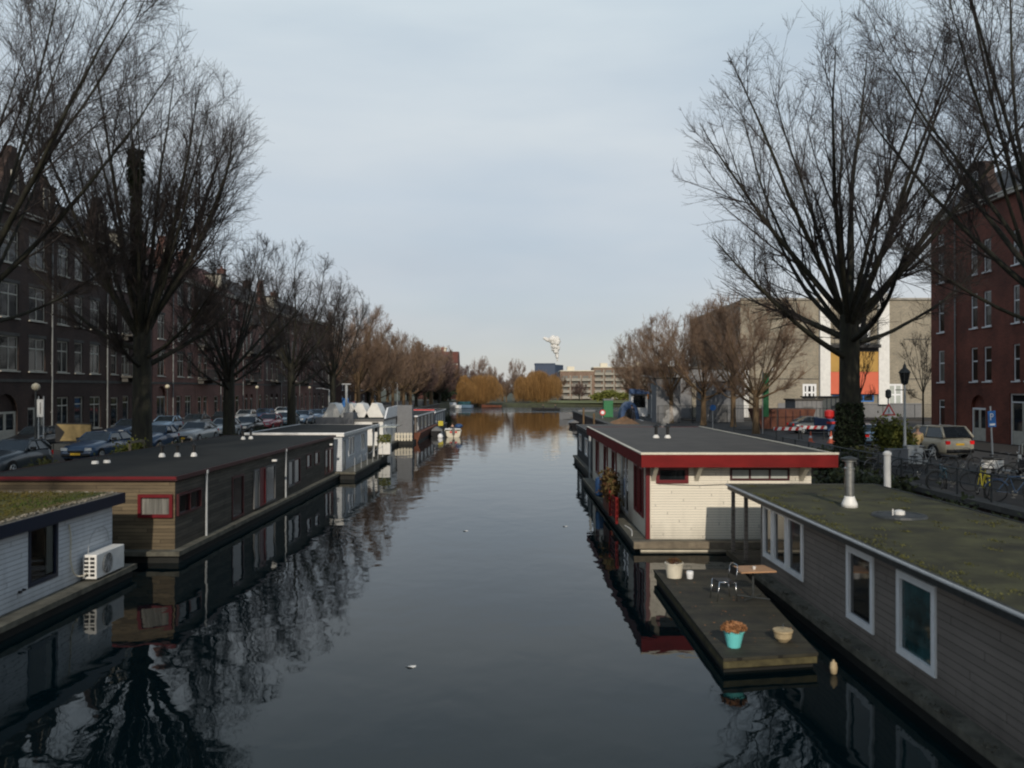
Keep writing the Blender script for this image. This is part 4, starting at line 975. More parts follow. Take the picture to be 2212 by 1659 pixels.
for x, y, a in ((6.95, 26.2, .05), (7.0, 24.95, .05), (10.9, 26.2, .06)):
    w = MB(); w.box(x - a, y - a, .38, x + a, y + a, 2.4); w.build('porch_post', M['grey_boards'], G)
w = MB(); w.box(6.8, 24.21, .22, 11.4, 26.5, .378); w.build('porch_deck', M['decking'], G)
w = MB(); w.box(7.5, 23.85, .4, 8.4, 23.9, 2.3); w.build('porch_screen', M['glass_pale'], G)
w = MB(); w.box(7.0, 24.3, -.6, 11.2, 26.3, .2); w.build('porch_hull', M['hull_black'], G)
P_ = []
for k in range(1200): y = 8 + 17 * rr.random(); P_.append((6.78 + rr.normal()*.05 + .02, y + .25*math.sin(y*5), .39 + rr.random()*.03))
child('moss_fringe', leaf_mesh('moss_fringe', np.array(P_) - np.array([G.location.x, G.location.y, 0]), .014, M['concrete']), G)['kind'] = 'stuff'
fl = MB(); fx, fy = 8.62, 21.3
fl = MB(); fl.lathe([(.20, 0), (.19, .10), (.13, .24), (.125, .28)], (fx, fy, 2.48), 20); o = fl.build('flue_base', M['white_paint'], G, smooth=True)
fl = MB(); fl.lathe([(.115, .24), (.115, .95), (.13, .96), (.13, 1.0), (.10, 1.02), (.10, 1.15), (.17, 1.17), (.17, 1.2), (.05, 1.27)], (fx, fy, 2.48), 20); o2 = fl.build('roof_flue', M['steel'], G, smooth=False)
fl = MB(); fl.lathe([(.19, 1.2), (.21, 1.22), (.21, 1.25), (.05, 1.30)], (fx, fy, 2.48), 20); fl.build('flue_cap', M['iron'], o2)
dn = MB(); dn.lathe([(.62, 0), (.60, .05), (.52, .06), (.50, .035), (.12, .05)], (9.15, 19.7, 2.485), 32); o = dn.build('roof_dish', M['iron'], G, smooth=False)
for v in o.data.vertices: pass
dn = MB(); dn.lathe([(.12, .05), (.12, .13), (.04, .16)], (9.15, 19.7, 2.485), 12); dn.tube((8.95, 19.6, 2.53), (8.95, 19.6, 2.68), .015); dn.build('dish_knob', M['white_paint'], o)
P_ = [(6.92 + abs(rr.normal())*.10 + .12*math.sin(k*.37)**8, 12 + 12*k/900 + rr.normal()*.1, 2.485 + .015*rr.random()) for k in range(900)]
for k in range(60):
    cx_, cy_ = rr.uniform(7.2, 11.2), rr.uniform(12, 26); P_ += [(cx_ + rr.normal()*.07, cy_ + rr.normal()*.12, 2.485 + .012*rr.random()) for _ in range(26)]
child('roof_moss', leaf_mesh('roof_moss', np.array(P_) - np.array([G.location.x, G.location.y, 0]), .016, M['leaf_yellow']), G)['kind'] = 'stuff'
# --- floating terrace
T = thing('floating_terrace', 'low dark timber terrace floating beside the grey-brown houseboat', 'terrace', (5.3, 20, 0))
def skewbox(mb, z0, z1, sh=0):
    p = [(4.05, 16.0), (6.0, 16.35), (6.55, 23.9), (4.05, 23.9)]; c_ = (5.2, 20)
    p = [(c_[0] + (x - c_[0]) * (1 - sh), c_[1] + (y - c_[1]) * (1 - sh)) for x, y in p]
    b = [mb.vert((x, y, z0)) for x, y in p]; t_ = [mb.vert((x, y, z1)) for x, y in p]
    mb.f += [b[::-1], t_]; mb.mi += [mb.cur]*2
    for i in range(4): j = (i + 1) % 4; mb.f.append([b[i], b[j], t_[j], t_[i]]); mb.mi.append(mb.cur)
w = MB(); skewbox(w, .27, .33); w.build('boards', M['decking'], T)
w = MB(); skewbox(w, .12, .265, .012); w.build('rim', M['deck_edge'], T)
w = MB(); skewbox(w, -.5, .118, .05); w.build('float', M['hull_black'], T)
P_ = np.stack([rr.uniform(4.15, 6.1, 90), rr.uniform(16.5, 23.6, 90), rr.uniform(.336, .345, 90)], 1) - np.array([5.3, 20, 0])
child('fallen_leaves', leaf_mesh('fallen_leaves', P_, .022, M['leaf_dry'], flat=.8), T)['kind'] = 'stuff'
def pot(name, label, x, y, z, prof, m, plant, pm, n=260, cat='plant pot', spread=.25, hgt=.2, sz=.025):
    t_ = thing(name, label, cat, (x, y, z)); w = MB(); w.lathe(prof, (x, y, z), 20); w.build('pot', M[m], t_, smooth=False)
    top = prof[-1][1]; R_ = max(q[0] for q in prof)
    w = MB(); w.lathe([(R_*.88, 0), (R_*.88, .006)], (x, y, z + top - .03), 16); w.build('soil', M['earth'], t_)
    if plant:
        a = rr.uniform(0, 2*PI, n); r_ = spread * np.sqrt(rr.uniform(0, 1, n)); zz = top + hgt * rr.uniform(0, 1, n) * (1 - (r_/spread)**2 * .7)
        child('plant', leaf_mesh('plant', np.stack([r_*np.cos(a), r_*np.sin(a), zz], 1), sz, M[pm]), t_)
    return t_
pot('flower_pot', 'turquoise bucket pot with dry brown plant at the near end of the terrace', 4.45, 16.75, .33, [(.13, 0), (.20, .30), (.22, .31), (.22, .34)], 'turquoise', True, 'leaf_dry', 700, spread=.26, hgt=.16)
pot('flower_pot', 'bare beige ribbed pot near the houseboat side of the terrace', 5.55, 17.1, .33, [(.10, 0), (.17, .08), (.185, .18), (.20, .20), (.20, .24)], 'terracotta', False, None)
w = MB(); w.tube((5.55, 17.1, .55), (5.56, 17.1, .68), .012); tag(w.build('plant_stake', M['chrome']), 'small pale stake standing in the bare beige pot', 'stake')
pot('flower_pot', 'square white tub with bits of dry plant at the far end of the terrace', 4.45, 22.9, .33, [(.20, 0), (.24, .36), (.26, .37), (.26, .40)], 'cream_paint', True, 'leaf_rust', 160, spread=.22, hgt=.14)
pot('flower_pot', 'small pale jar beside the white tub on the terrace', 4.85, 22.75, .33, [(.08, 0), (.10, .14), (.09, .2)], 'frame_white', False, None)
tb = thing('table', 'small bistro table with tan wooden top and dark frame on the terrace', 'table', (5.95, 20.6, .33), R(8))
w = MB(); w.box(-.45, -.35, .70, .45, .35, .735); w.build('table_top', M['table_wood'], tb, world=False)
w = MB(); w.tube((0, 0, .04), (0, 0, .70), .03); w.box(-.3, -.04, .67, .3, .04, .70); w.build('column', M['iron'], tb, world=False)
w = MB(); w.tube((-.32, -.25, .02), (.32, .25, .02), .02); w.tube((-.32, .25, .025), (.32, -.25, .025), .02); w.build('base', M['iron'], tb, world=False)
cup = MB(); cup.lathe([(.03, 0), (.045, .07), (.04, .07)], (5.95, 20.5, 1.066), 12); tag(cup.build('cup', M['white_paint']), 'white cup standing on the bistro table', 'cup')
chd = thing('chair', 'chrome tube chair with dark seat and back beside the bistro table', 'chair', (5.2, 20.5, .33), R(-80))
for s_ in (-1, 1):
    w = MB(); w.path([(s_*.21, .25, 0), (s_*.21, .22, .45), (s_*.21, -.2, .47), (s_*.21, -.26, 0)], .013, 8); w.build('leg', M['chrome'], chd, world=False, smooth=True)
w = MB(); w.path([(-.21, .22, .45), (-.21, .27, .80), (-.16, .285, .86), (.16, .285, .86), (.21, .27, .80), (.21, .22, .45)], .013, 8); w.build('back_frame', M['chrome'], chd, world=False, smooth=True)
w = MB(); w.box(-.20, -.2, .455, .20, .2, .485); w.build('seat', M['black'], chd, world=False, bevel=.01)
w = MB(); w.box(-.19, .245, .60, .19, .262, .80); w.build('backrest', M['black'], chd, world=False, bevel=.008)
for k, (x, y) in enumerate(((6.2, 16.1),)):
    w = MB(); w.lathe([(.02, -.13), (.06, -.10), (.075, 0), (.06, .10), (.02, .13), (.02, .16)], (x, y, .12 - .09*k), 12); tag(w.build('fender', M['terracotta'], smooth=True), 'small cream mooring fender floating at the terrace corner', 'fender')
# --- red and cream boat
rw = dict(frame='frame_red', nv=0, pane='glass', b=.12, depth=.10, y=-.05)
v = lambda y: 48 - y
Hb = houseboat('cream boarded houseboat with wide red fascia and dark flat roof', 4.65, 28.7, 10.3, 48, .33, 2.95, 'cream_boards',
    [('front', .30, 2.25, 1.42, 2.83, rw), ('front', 2.85, 2.35, 4.90, 2.78, dict(frame='frame_darkred', nv=2, pane='glass_pale', b=.07, depth=.08, y=-.04)),
     ('west', v(30.3), .95, v(29.4), 2.75, rw), ('west', v(31.6), .95, v(30.6), 2.75, rw), ('west', v(36), .4, v(33.4), 2.75, dict(frame='frame_white', nv=1, pane='glass', b=.09)),
     ('west', v(38.6), .4, v(37), 2.75, rw), ('west', v(42), .9, v(40.4), 2.75, rw), ('west', v(46), .9, v(44.5), 2.75, rw)],
    hullx=(.55, .3), roofm='roof_felt_grey', fasc='red_fascia', fh=.40, over=(.32, .62, .8, .4), edge='cream_paint', deck='concrete')
for side_o in [o for o in KIDS(Hb) if o.name.startswith('roof') and 'trim' not in o.name]: side_o.location.z += .0
# raise roof group: fascia sits on the wall head
for o in KIDS(Hb):
    if o.name.split('.')[0] in ('roof', 'fascia', 'roof_trim', 'soffit'): o.location.z += .32
w = MB()
w.box(4.66, 28.75, 2.93, 10.29, 47.9, 3.2); w.build('wall_head', M['cream_paint'], Hb)
for x in (4.86, 6.35, 9.95):
    w = MB(); w.prism([(28.69, 2.32), (28.69, 2.86), (27.98, 2.86), (28.42, 2.55)], -.07, .07); w.v = [(x + q[1], q[0], q[2]) for q in w.v]; w.build('bracket', M['cream_paint'], Hb)
w = MB(); w.box(4.60, 28.64, .34, 4.74, 28.78, 2.86); w.build('corner_post', M['frame_red'], Hb)
w = MB(); w.box(4.1, 28.05, .12, 10.6, 28.30, .34); w.build('ledge', M['wood_grey'], Hb)
w = MB(); w.box(4.35, 28.2, .0, 10.3, 28.4, .118); w.build('white_waterline', M['cream_paint'], Hb)
for k, (x, y) in enumerate(((6.5, 37.6), (7.0, 37.5))): flue(Hb, x, y, 3.27, .5, .07)
hose('cable', 'thin dark cable sagging along the cream front wall under the eave', [(5.0, 28.66, 2.24), (6.3, 28.66, 2.19), (7.4, 28.66, 2.22), (8.4, 28.66, 2.2)], .008, 'black', 'cable')
# balustrade boards and flower boxes on the canal side
w = MB()
for k in range(4): w.box(4.0, 31.9, .45 + k*.22, 4.04, 34.1, .6 + k*.22)
for y in (31.9, 34.0): w.box(3.96, y, .33, 4.06, y + .1, 1.35)
w.build('red_fence', M['red_fascia'], Hb)
fb = thing('planter_box', 'planter of orange and green shrubs hanging over the red boat side deck', 'planter', (4.15, 35.2, .35))
w = MB(); w.box(4.0, 34.4, .35, 4.45, 36.6, .95); w.build('box', M['rust'], fb)
P_ = np.stack([rr.normal(0, .16, 1400), rr.normal(0, .75, 1400), rr.normal(1.05, .30, 1400)], 1); P_[:, 2] = np.clip(P_[:, 2], .5, 1.75)
child('foliage', leaf_mesh('planter_shrub', P_, .055, M['leaf_rust']), fb)
fb = thing('barrel', 'blue plastic barrel on the side deck beyond the orange shrubs', 'barrel', (4.3, 40.2, .34))
w = MB(); w.lathe([(.25, 0), (.29, .1), (.29, .8), (.22, .9)], (4.3, 40.2, .34), 16); w.build('drum', M['blue_tarp'], fb, smooth=True)
hose('rope', 'pale mooring rope lying along the red boat side deck', [(4.2, 29.2, .36), (4.35, 30.4, .36), (4.25, 31.4, .36)], .02, 'white_paint', 'rope')
# --- dark boat behind it
Ib = houseboat('dark grey boarded houseboat tucked behind the red roofed one', 5.0, 50.2, 10.2, 64, .4, 2.75, 'dark_boards', [('west', 2, 1, 4, 2.2, pw), ('west', 7, 1, 9, 2.2, pw)], hullx=(.3, .3), roofm='roof_felt_grey', fasc='iron', fh=.15, over=(.1, .2, .1, .1))
w = MB(); w.tube((4.72, 50.5, -.5), (4.72, 50.5, 3.1), .07, n=10); tag(w.build('mooring_post', M['pipe_grey']), 'thin pale mooring post at the corner of the dark grey houseboat', 'post')
w = MB(); w.lathe([(.10, -2.6), (.10, 1.42), (.125, 1.43), (.125, 1.5), (.06, 1.56)], (11.75, 26.1, 2.0), 14); tag(w.build('mooring_post', M['white_paint']), 'thick white mooring post behind the mossy roof edge', 'post')
# smoke puff at the flues of the red boat
P2, Q2 = [], []
for k in range(14): a = k / 13; P2.append((6.8 + .5*a + rr.uniform(-.06, .06), 37.6 + rr.uniform(-.08, .08), 3.85 + .62*a + rr.uniform(-.06, .06))); Q2.append(.07 + .17*a)
me = blob(P2, Q2, 9)
me.materials.append(steam_mat('steam_thin', .7)); o = bpy.data.objects.new('steam_puff', me); col.objects.link(o); tag(o, 'thin puff of grey steam above the two roof flues of the red boat', 'steam', kind='stuff')
# ------------------------------------------------------------------ trees
TA = tree_meshes('elm_right', 21, trunk_h=7.2, trunk_r=.50, height=22.6, width=8.7, limbs=22, counts=(9, 9, 8), twig_r=.0075, low=6, inc_max=1.12, trop=.038)
tree('elm_tree', 'huge bare elm with fanning limbs and ivy on its trunk beside the red roofed boat', (16.85, 41.6, ZL), TA, rz=0.4)
iv = [o for o in bpy.data.objects if o.name == 'elm_tree'][0]
a = rng.uniform(0, 2*PI, 5200); z = 3.0 * rng.uniform(0, 1, 5200)**1.6; r_ = .54 + .06*rng.normal(size=5200) + .16*(1 - z/3.0)
child('ivy', leaf_mesh('ivy', np.stack([r_*np.cos(a), r_*np.sin(a), z], 1), .06, M['ivy']), iv)
TB = tree_meshes('elm_left', 8, trunk_h=6.6, trunk_r=.46, height=21.8, width=6.9, limbs=21, counts=(9, 10, 10), twig_r=.0068, low=4, inc_max=.95)
t_ = tree('elm_tree', 'tall bare elm with ivy clad stub in its crown, second tree on the left bank', (-19, 42.8, ZL), TB, rz=1.2)
n_ = 3600; zz = rng.uniform(0, 1, n_); wd = .13 + .30 * zz**1.5 * (1 + .25*np.sin(zz*17)); a = rng.uniform(0, 2*PI, n_); r_ = wd * rng.uniform(.5, 1.05, n_)
dn_ = MB(); dn_.tube((-.2, 0, 6.5), (-.35, 0, 14.9), .25, .2); st_ = dn_.build('pollard_stub', M['bark'], t_, world=False); st_.rotation_euler.z = -1.2
iv = child('ivy', leaf_mesh('ivy_stub', np.stack([-.35 + r_*np.cos(a), r_*np.sin(a), 8.6 + 7.4*zz], 1), .075, M['ivy']), t_); iv.rotation_euler.z = -1.2
TC = tree_meshes('elm_edge', 31, trunk_h=7.5, trunk_r=.42, height=23.5, width=7.5, limbs=18, counts=(9, 9, 9), twig_r=.0062, low=2, thick=.72)
tree('elm_tree', 'bare elm reaching in from the left edge with dark rising limbs', (-19.4, 30, ZL), TC, rz=.3)
tree('elm_tree', 'bare elm reaching in over the brick corner house from the right edge', (18.3, 28.5, ZL), TC, rz=2.5, scale=.98)
TD = tree_meshes('elm_mid', 44, trunk_h=5.0, trunk_r=.38, height=14.5, width=5.6, limbs=16, counts=(8, 8, 7), twig_r=.0085, low=4, inc_max=1.1, thick=.85)
TE = tree_meshes('elm_mid_b', 52, trunk_h=5.4, trunk_r=.34, height=16.2, width=5.2, limbs=16, counts=(8, 8, 7), twig_r=.0085, low=3, inc_max=1.0, thick=.85)
TF = tree_meshes('street_tree', 61, trunk_h=3.4, trunk_r=.26, height=12.4, width=5.2, limbs=15, counts=(8, 8, 6), twig_r=.011, low=4, inc_max=1.2, bark='bark_warm', twig='twig_warm')
TG = tree_meshes('street_tree_b', 67, trunk_h=4.0, trunk_r=.24, height=13.8, width=4.0, limbs=15, counts=(8, 8, 6), twig_r=.011, low=3, inc_max=.9, bark='bark_warm', twig='twig_warm')
grpL = 'bare elms along the left bank'
lefts = [(56, TD, 1.0, 'dark bare elm, third tree on the left bank, before the tan brick balconies'), (72.8, TE, 1.03, 'bare elm with slanting trunk, fourth tree on the left bank'), (88, TE, .95, 'bare elm at the far end of the brick block, fifth on the left bank'),
         (104, TG, 1.12, 'slender bare tree, sixth on the left bank'), (118, TF, 1.05, 'small bare tree, seventh on the left bank'), (133, TG, 1.0, 'small bare tree, eighth on the left bank'), (148, TF, 1.1, 'small bare tree, ninth on the left bank')]
for k, (y, msh, s_, lab) in enumerate(lefts): tree('elm_tree', lab, (-19 + rng.uniform(-.3, .3), y, ZL), msh, rz=k*1.9 + .5, scale=s_, group=grpL)
# reddish street trees on the right bank
rts = [(19.9, 68, TF, .98, 'dark-stemmed bare street tree nearest the beige building'), (21.5, 81, TG, 1.0, 'bare street tree with leaning warm brown trunk'), (19.3, 84, TF, 1.02, 'bare brown street tree before the grey annexe'),
       (17.2, 90, TG, .95, 'bare brown street tree beside the tall grey hut'), (18.6, 104, TF, .98, 'bare pale tree at the front of the right bank'), (17.5, 118, TG, .95, 'farthest but one bare tree on the right bank'), (19.5, 128, TF, .9, 'farthest bare tree on the right bank')]
for k, (x, y, msh, s_, lab) in enumerate(rts): tree('street_tree', lab, (x, y, ZL), msh, rz=k*2.1, scale=s_, group='bare street trees on the right bank')
TY = tree_meshes('young_tree', 71, trunk_h=3.0, trunk_r=.07, height=8.5, width=1.8, limbs=8, counts=(5, 5, 4), twig_r=.009, low=1, inc_max=.7, thick=1.4)
for x, y, lab in ((32.6, 78, 'thin young tree in front of the orange and yellow panels'), (36.5, 74, 'thin young tree right of the lantern post')):
    tree('young_tree', lab, (x, y, ZL), TY, rz=x, scale=1.15, group='young street trees')
# dense far trees of the left bank
TH = tree_meshes('park_tree', 81, trunk_h=4.2, trunk_r=.35, height=15, width=5.0, limbs=14, counts=(8, 8, 6), twig_r=.028, low=3, twig='twig_warm', bark='bark_warm')
TI = tree_meshes('park_tree_b', 83, trunk_h=3.0, trunk_r=.4, height=13, width=5.6, limbs=16, counts=(8, 8, 6), twig_r=.032, low=5, inc_max=1.3, twig='twig_plum')
TJ = tree_meshes('park_tree_c', 85, trunk_h=5, trunk_r=.4, height=17, width=4.0, limbs=12, counts=(7, 7, 5), twig_r=.024, low=2, inc_max=.7, twig='twig_pale', bark='bark_warm')
far = []
for k, y in enumerate(np.arange(163, 262, 11.0)): far.append((-19.5 + rng.uniform(-.8, .8), y, [TH, TI, TH, TJ][k % 4], rng.uniform(.85, 1.0)))
for k, y in enumerate(np.arange(170, 262, 14.0)): far.append((-28 - rng.uniform(0, 8), y, [TJ, TH, TI][k % 3], rng.uniform(.95, 1.15)))
far += [(-14, 262, TI, .95), (-20, 268, TI, 1.05), (-10.5, 276, TJ, .95), (1.5, 300, TJ, .95), (-2, 296, TH, .55), (-3.5, 310, TI, .7), (-24, 276, TH, 1.1), (-34, 272, TI, 1.1), (-44, 262, TJ, 1.0), (2.5, 318, TI, .8), (-7, 320, TH, .9), (18, 330, TH, .75), (26, 322, TI, .6)]
ORD = 'first second third fourth fifth sixth seventh eighth ninth tenth'.split()
extra_lab = ['plum brown bare tree leaning over the water left of the left willow', 'plum brown bare tree close behind the left willow on its left side', 'pale bare tree rising directly behind the left willow', 'pale bare tree in the gap between the two willows', 'low brown bare tree in the gap between the two willows',
 'small plum brown bare tree deep behind the gap between the willows', 'brown bare tree behind the far small boats', 'plum brown bare tree left of the far small boats', 'pale bare tree before the red roofed brick building', 'plum brown bare tree farthest back between the willows', 'brown bare tree behind the right side of the left willow', 'brown bare tree before the left end of the apartments', 'low plum brown tree in front of the apartment balconies']
for k, (x, y, msh, s_) in enumerate(far):
    kind = {id(TH): 'brown', id(TI): 'plum brown', id(TJ): 'pale'}[id(msh)]
    if k < 9: lab = f'{kind} bare tree, {ORD[k]} in the waterside row of the far left bank'
    elif k < 16: lab = f'{kind} bare tree, {ORD[k - 9]} in the second row of the far left bank'
    else: lab = extra_lab[k - 16]
    tree('park_tree', lab, (x, y, ZL if y < 262 else .9), msh, rz=k*1.3, scale=s_, group='bare park trees on the far banks')
for x, y in ((18.4, 13), (17.6, -4), (-19.2, 15), (-19, 0)):
    tree('elm_tree', ('bare elm just behind the viewpoint on the ' + ('right' if x > 0 else 'left') + ' bank, ' + ('nearer' if y > 5 else 'farther back')), (x, y, ZL), TC, rz=x + y, group='bare elms behind the viewpoint')
# willows: domes of hanging orange twigs
def willow(label, x, y, Rw, H, seed):
    r = np.random.default_rng(seed)
    t_ = thing('willow_tree', label, 'willow', (x, y, .6))
    V, F = tubes(np.array([[[0, 0, -.4], [.1, 0, H*.2], [0, .1, H*.4], [.2, 0, H*.62]]]), np.array([[.6, .45, .38, .2]]), 10)
    n = 9; az = np.arange(n)*2.4; D = np.stack([np.cos(az)*.75, np.sin(az)*.75, np.full(n, .75)], 1)
    p, q = grow(np.tile([0, 0, H*.38], (n, 1)), D, np.full(n, Rw*.95), np.full(n, .2), 7, .1, .02, r, .25)
    V2, F2 = tubes(p, q, 6)
    child('trunk', np_mesh('willow_trunk', np.concatenate([V, V2]), np.concatenate([F, F2 + len(V)]), M['bark_warm'], True), t_)
    m_ = 4200; cl = 10
    ca = np.arange(cl)*2.4; cr_ = np.sqrt(np.arange(cl)/cl)*.74; cr_[0] = .1
    out_ = r.uniform(0, 1, m_) < .16; cen = np.stack([cr_*np.cos(ca), cr_*np.sin(ca)], 1); cR = r.uniform(.24, .42, cl); cH = r.uniform(.62, 1.02, cl) * (1 - .22*cr_); ci = r.integers(0, cl, m_)
    ra = np.sqrt(r.uniform(0, 1, m_)) * np.where(out_, 1.22, 1.0); an = r.uniform(0, 2*PI, m_)
    X = (cen[ci, 0] + ra*cR[ci]*np.cos(an)) * Rw; Y = (cen[ci, 1] + ra*cR[ci]*np.sin(an)) * Rw
    top = H * cH[ci] * (.70 + .30*np.sqrt(np.clip(1 - ra**2, 0, 1))) + r.normal(size=m_)*np.where(out_, .6, .2)
    bot = H * np.clip(r.uniform(.0, .25, m_) + .22*np.sin(ci*1.7)**2 * r.uniform(.4, 1, m_), .03, .6)
    K = 5; tt = np.linspace(0, 1, K + 1)[None]
    d = unit(np.stack([np.cos(an), np.sin(an)], 1)); dr = r.uniform(.1, .7, m_)
    pts = np.zeros((m_, K + 1, 3)); bulge = np.sqrt(tt) * dr[:, None]
    pts[..., 0] = X[:, None] + d[:, :1]*bulge + r.normal(size=(m_, K+1))*.08; pts[..., 1] = Y[:, None] + d[:, 1:]*bulge + r.normal(size=(m_, K+1))*.08
    pts[..., 2] = top[:, None] + (bot - top)[:, None] * tt**1.15
    V, F = tubes(pts, np.full((m_, K + 1), .026), 3)
    child('crown', np_mesh('willow_crown', V, F, M['willow'], False), t_)
willow('round orange weeping willow at the water, left of the pair', -10.2, 255, 7.2, 10.4, 3)
willow('orange weeping willow right of the pair, before the dark blue box building', 8.8, 281, 8.2, 11.9, 4)

# shrubs and hedges
def shrub(label, x, y, z, rx, ry, h, m, n, sz=.07, name='shrub', stem=True, cat='shrub'):
    t_ = thing(name, label, cat, (x, y, z))
    c_ = np.stack([rng.uniform(-.6, .6, 14)*rx, rng.uniform(-.6, .6, 14)*ry, rng.uniform(.35, .78, 14)*h], 1); ci = rng.integers(0, 14, n)
    P_ = c_[ci] + rng.normal(size=(n, 3)) * np.array([rx*.2, ry*.2, h*.12]); P_[:, 2] = np.maximum(P_[:, 2], .03)
    child('foliage', leaf_mesh('foliage', P_, sz, M[m]), t_)
    if stem:
        w = MB()
        for k in range(7): w.tube((0, 0, 0), tuple(c_[k]), .035, .012, 5)
        w.build('stem', M['bark'], t_, world=False)
    return t_
shrub('yellow-green leafy shrub beside the white sign posts and the elm trunk', 18.6, 40.9, ZL + .1, 1.2, .9, 2.15, 'leaf_green', 4200, .06)
shrub('sparse low yellowish shrub at the elm foot', 16.2, 38.6, ZL - .1, .9, .8, 1.2, 'leaf_yellow', 900, .05)
shrub('dark ivy mound around the foot of the large right elm', 15.3, 39.2, ZL - .5, 1.3, 2.0, 1.4, 'ivy', 3200, .07)
shrub('dark hedge along the quay behind the red roofed boat', 13.6, 33.0, .4, 1.4, 4.5, 1.9, 'ivy', 5200, .08)
shrub('dark hedge along the quay behind the moss roofed boat', 13.4, 24.5, .3, 1.1, 4.5, 1.6, 'ivy', 4200, .08)
bank = MB()
bank.face([(11.7, 5, .15), (14.78, 5, 1.2), (14.78, 49, 1.2), (11.7, 49, .15)]); bank.face([(11.7, 5, -1), (11.7, 5, .15), (11.7, 49, .15), (11.7, 49, -1)]); bank.face([(11.7, 49, -1), (11.7, 49, .15), (14.78, 49, 1.2), (14.78, 49, -1)])
struct('earth_bank', bank, M['earth'])
shrub('yellow-green potted shrub on the quay beside the grey hatchback', -17.9, 31.8, 1.8, .7, .7, 1.05, 'leaf_yellow', 1300, .05, name='potted_shrub')
shrub('dark low shrub on the quay before the blue estate car', -17.9, 36.0, 1.75, .7, 1.0, .8, 'ivy', 900, .05)
shrub('green-brown shrub on the quay left of the wooden rails', -18.0, 39.6, 1.75, .7, 1.3, 1.3, 'leaf_green', 1300, .05)
shrub('dark hedge on the left quay beyond the large elm', -18.0, 49, 1.75, .6, 5.5, .9, 'ivy', 2600, .07)
shrub('dark hedge on the left quay before the red car', -18.0, 64, 1.75, .6, 6.5, .9, 'ivy', 2200, .07)
shrub('dark evergreen bush under the trees by the far small boats', -20.5, 232, 1.8, 3.5, 3, 4.6, 'ivy', 3000, .28)
shrub('long dark hedge on the far left bank by the teal boats', -21.5, 246, 1.8, 4.5, 6, 3.6, 'ivy', 3000, .28)
shrub('dark green bush on the far right bank before the apartments', 33, 300, .9, 5, 3, 4.0, 'leaf_green', 2400, .3)
shrub('second green bush on the far right bank, nearer the blue tents', 44, 300, .9, 7, 3, 3.2, 'leaf_green', 2400, .3)

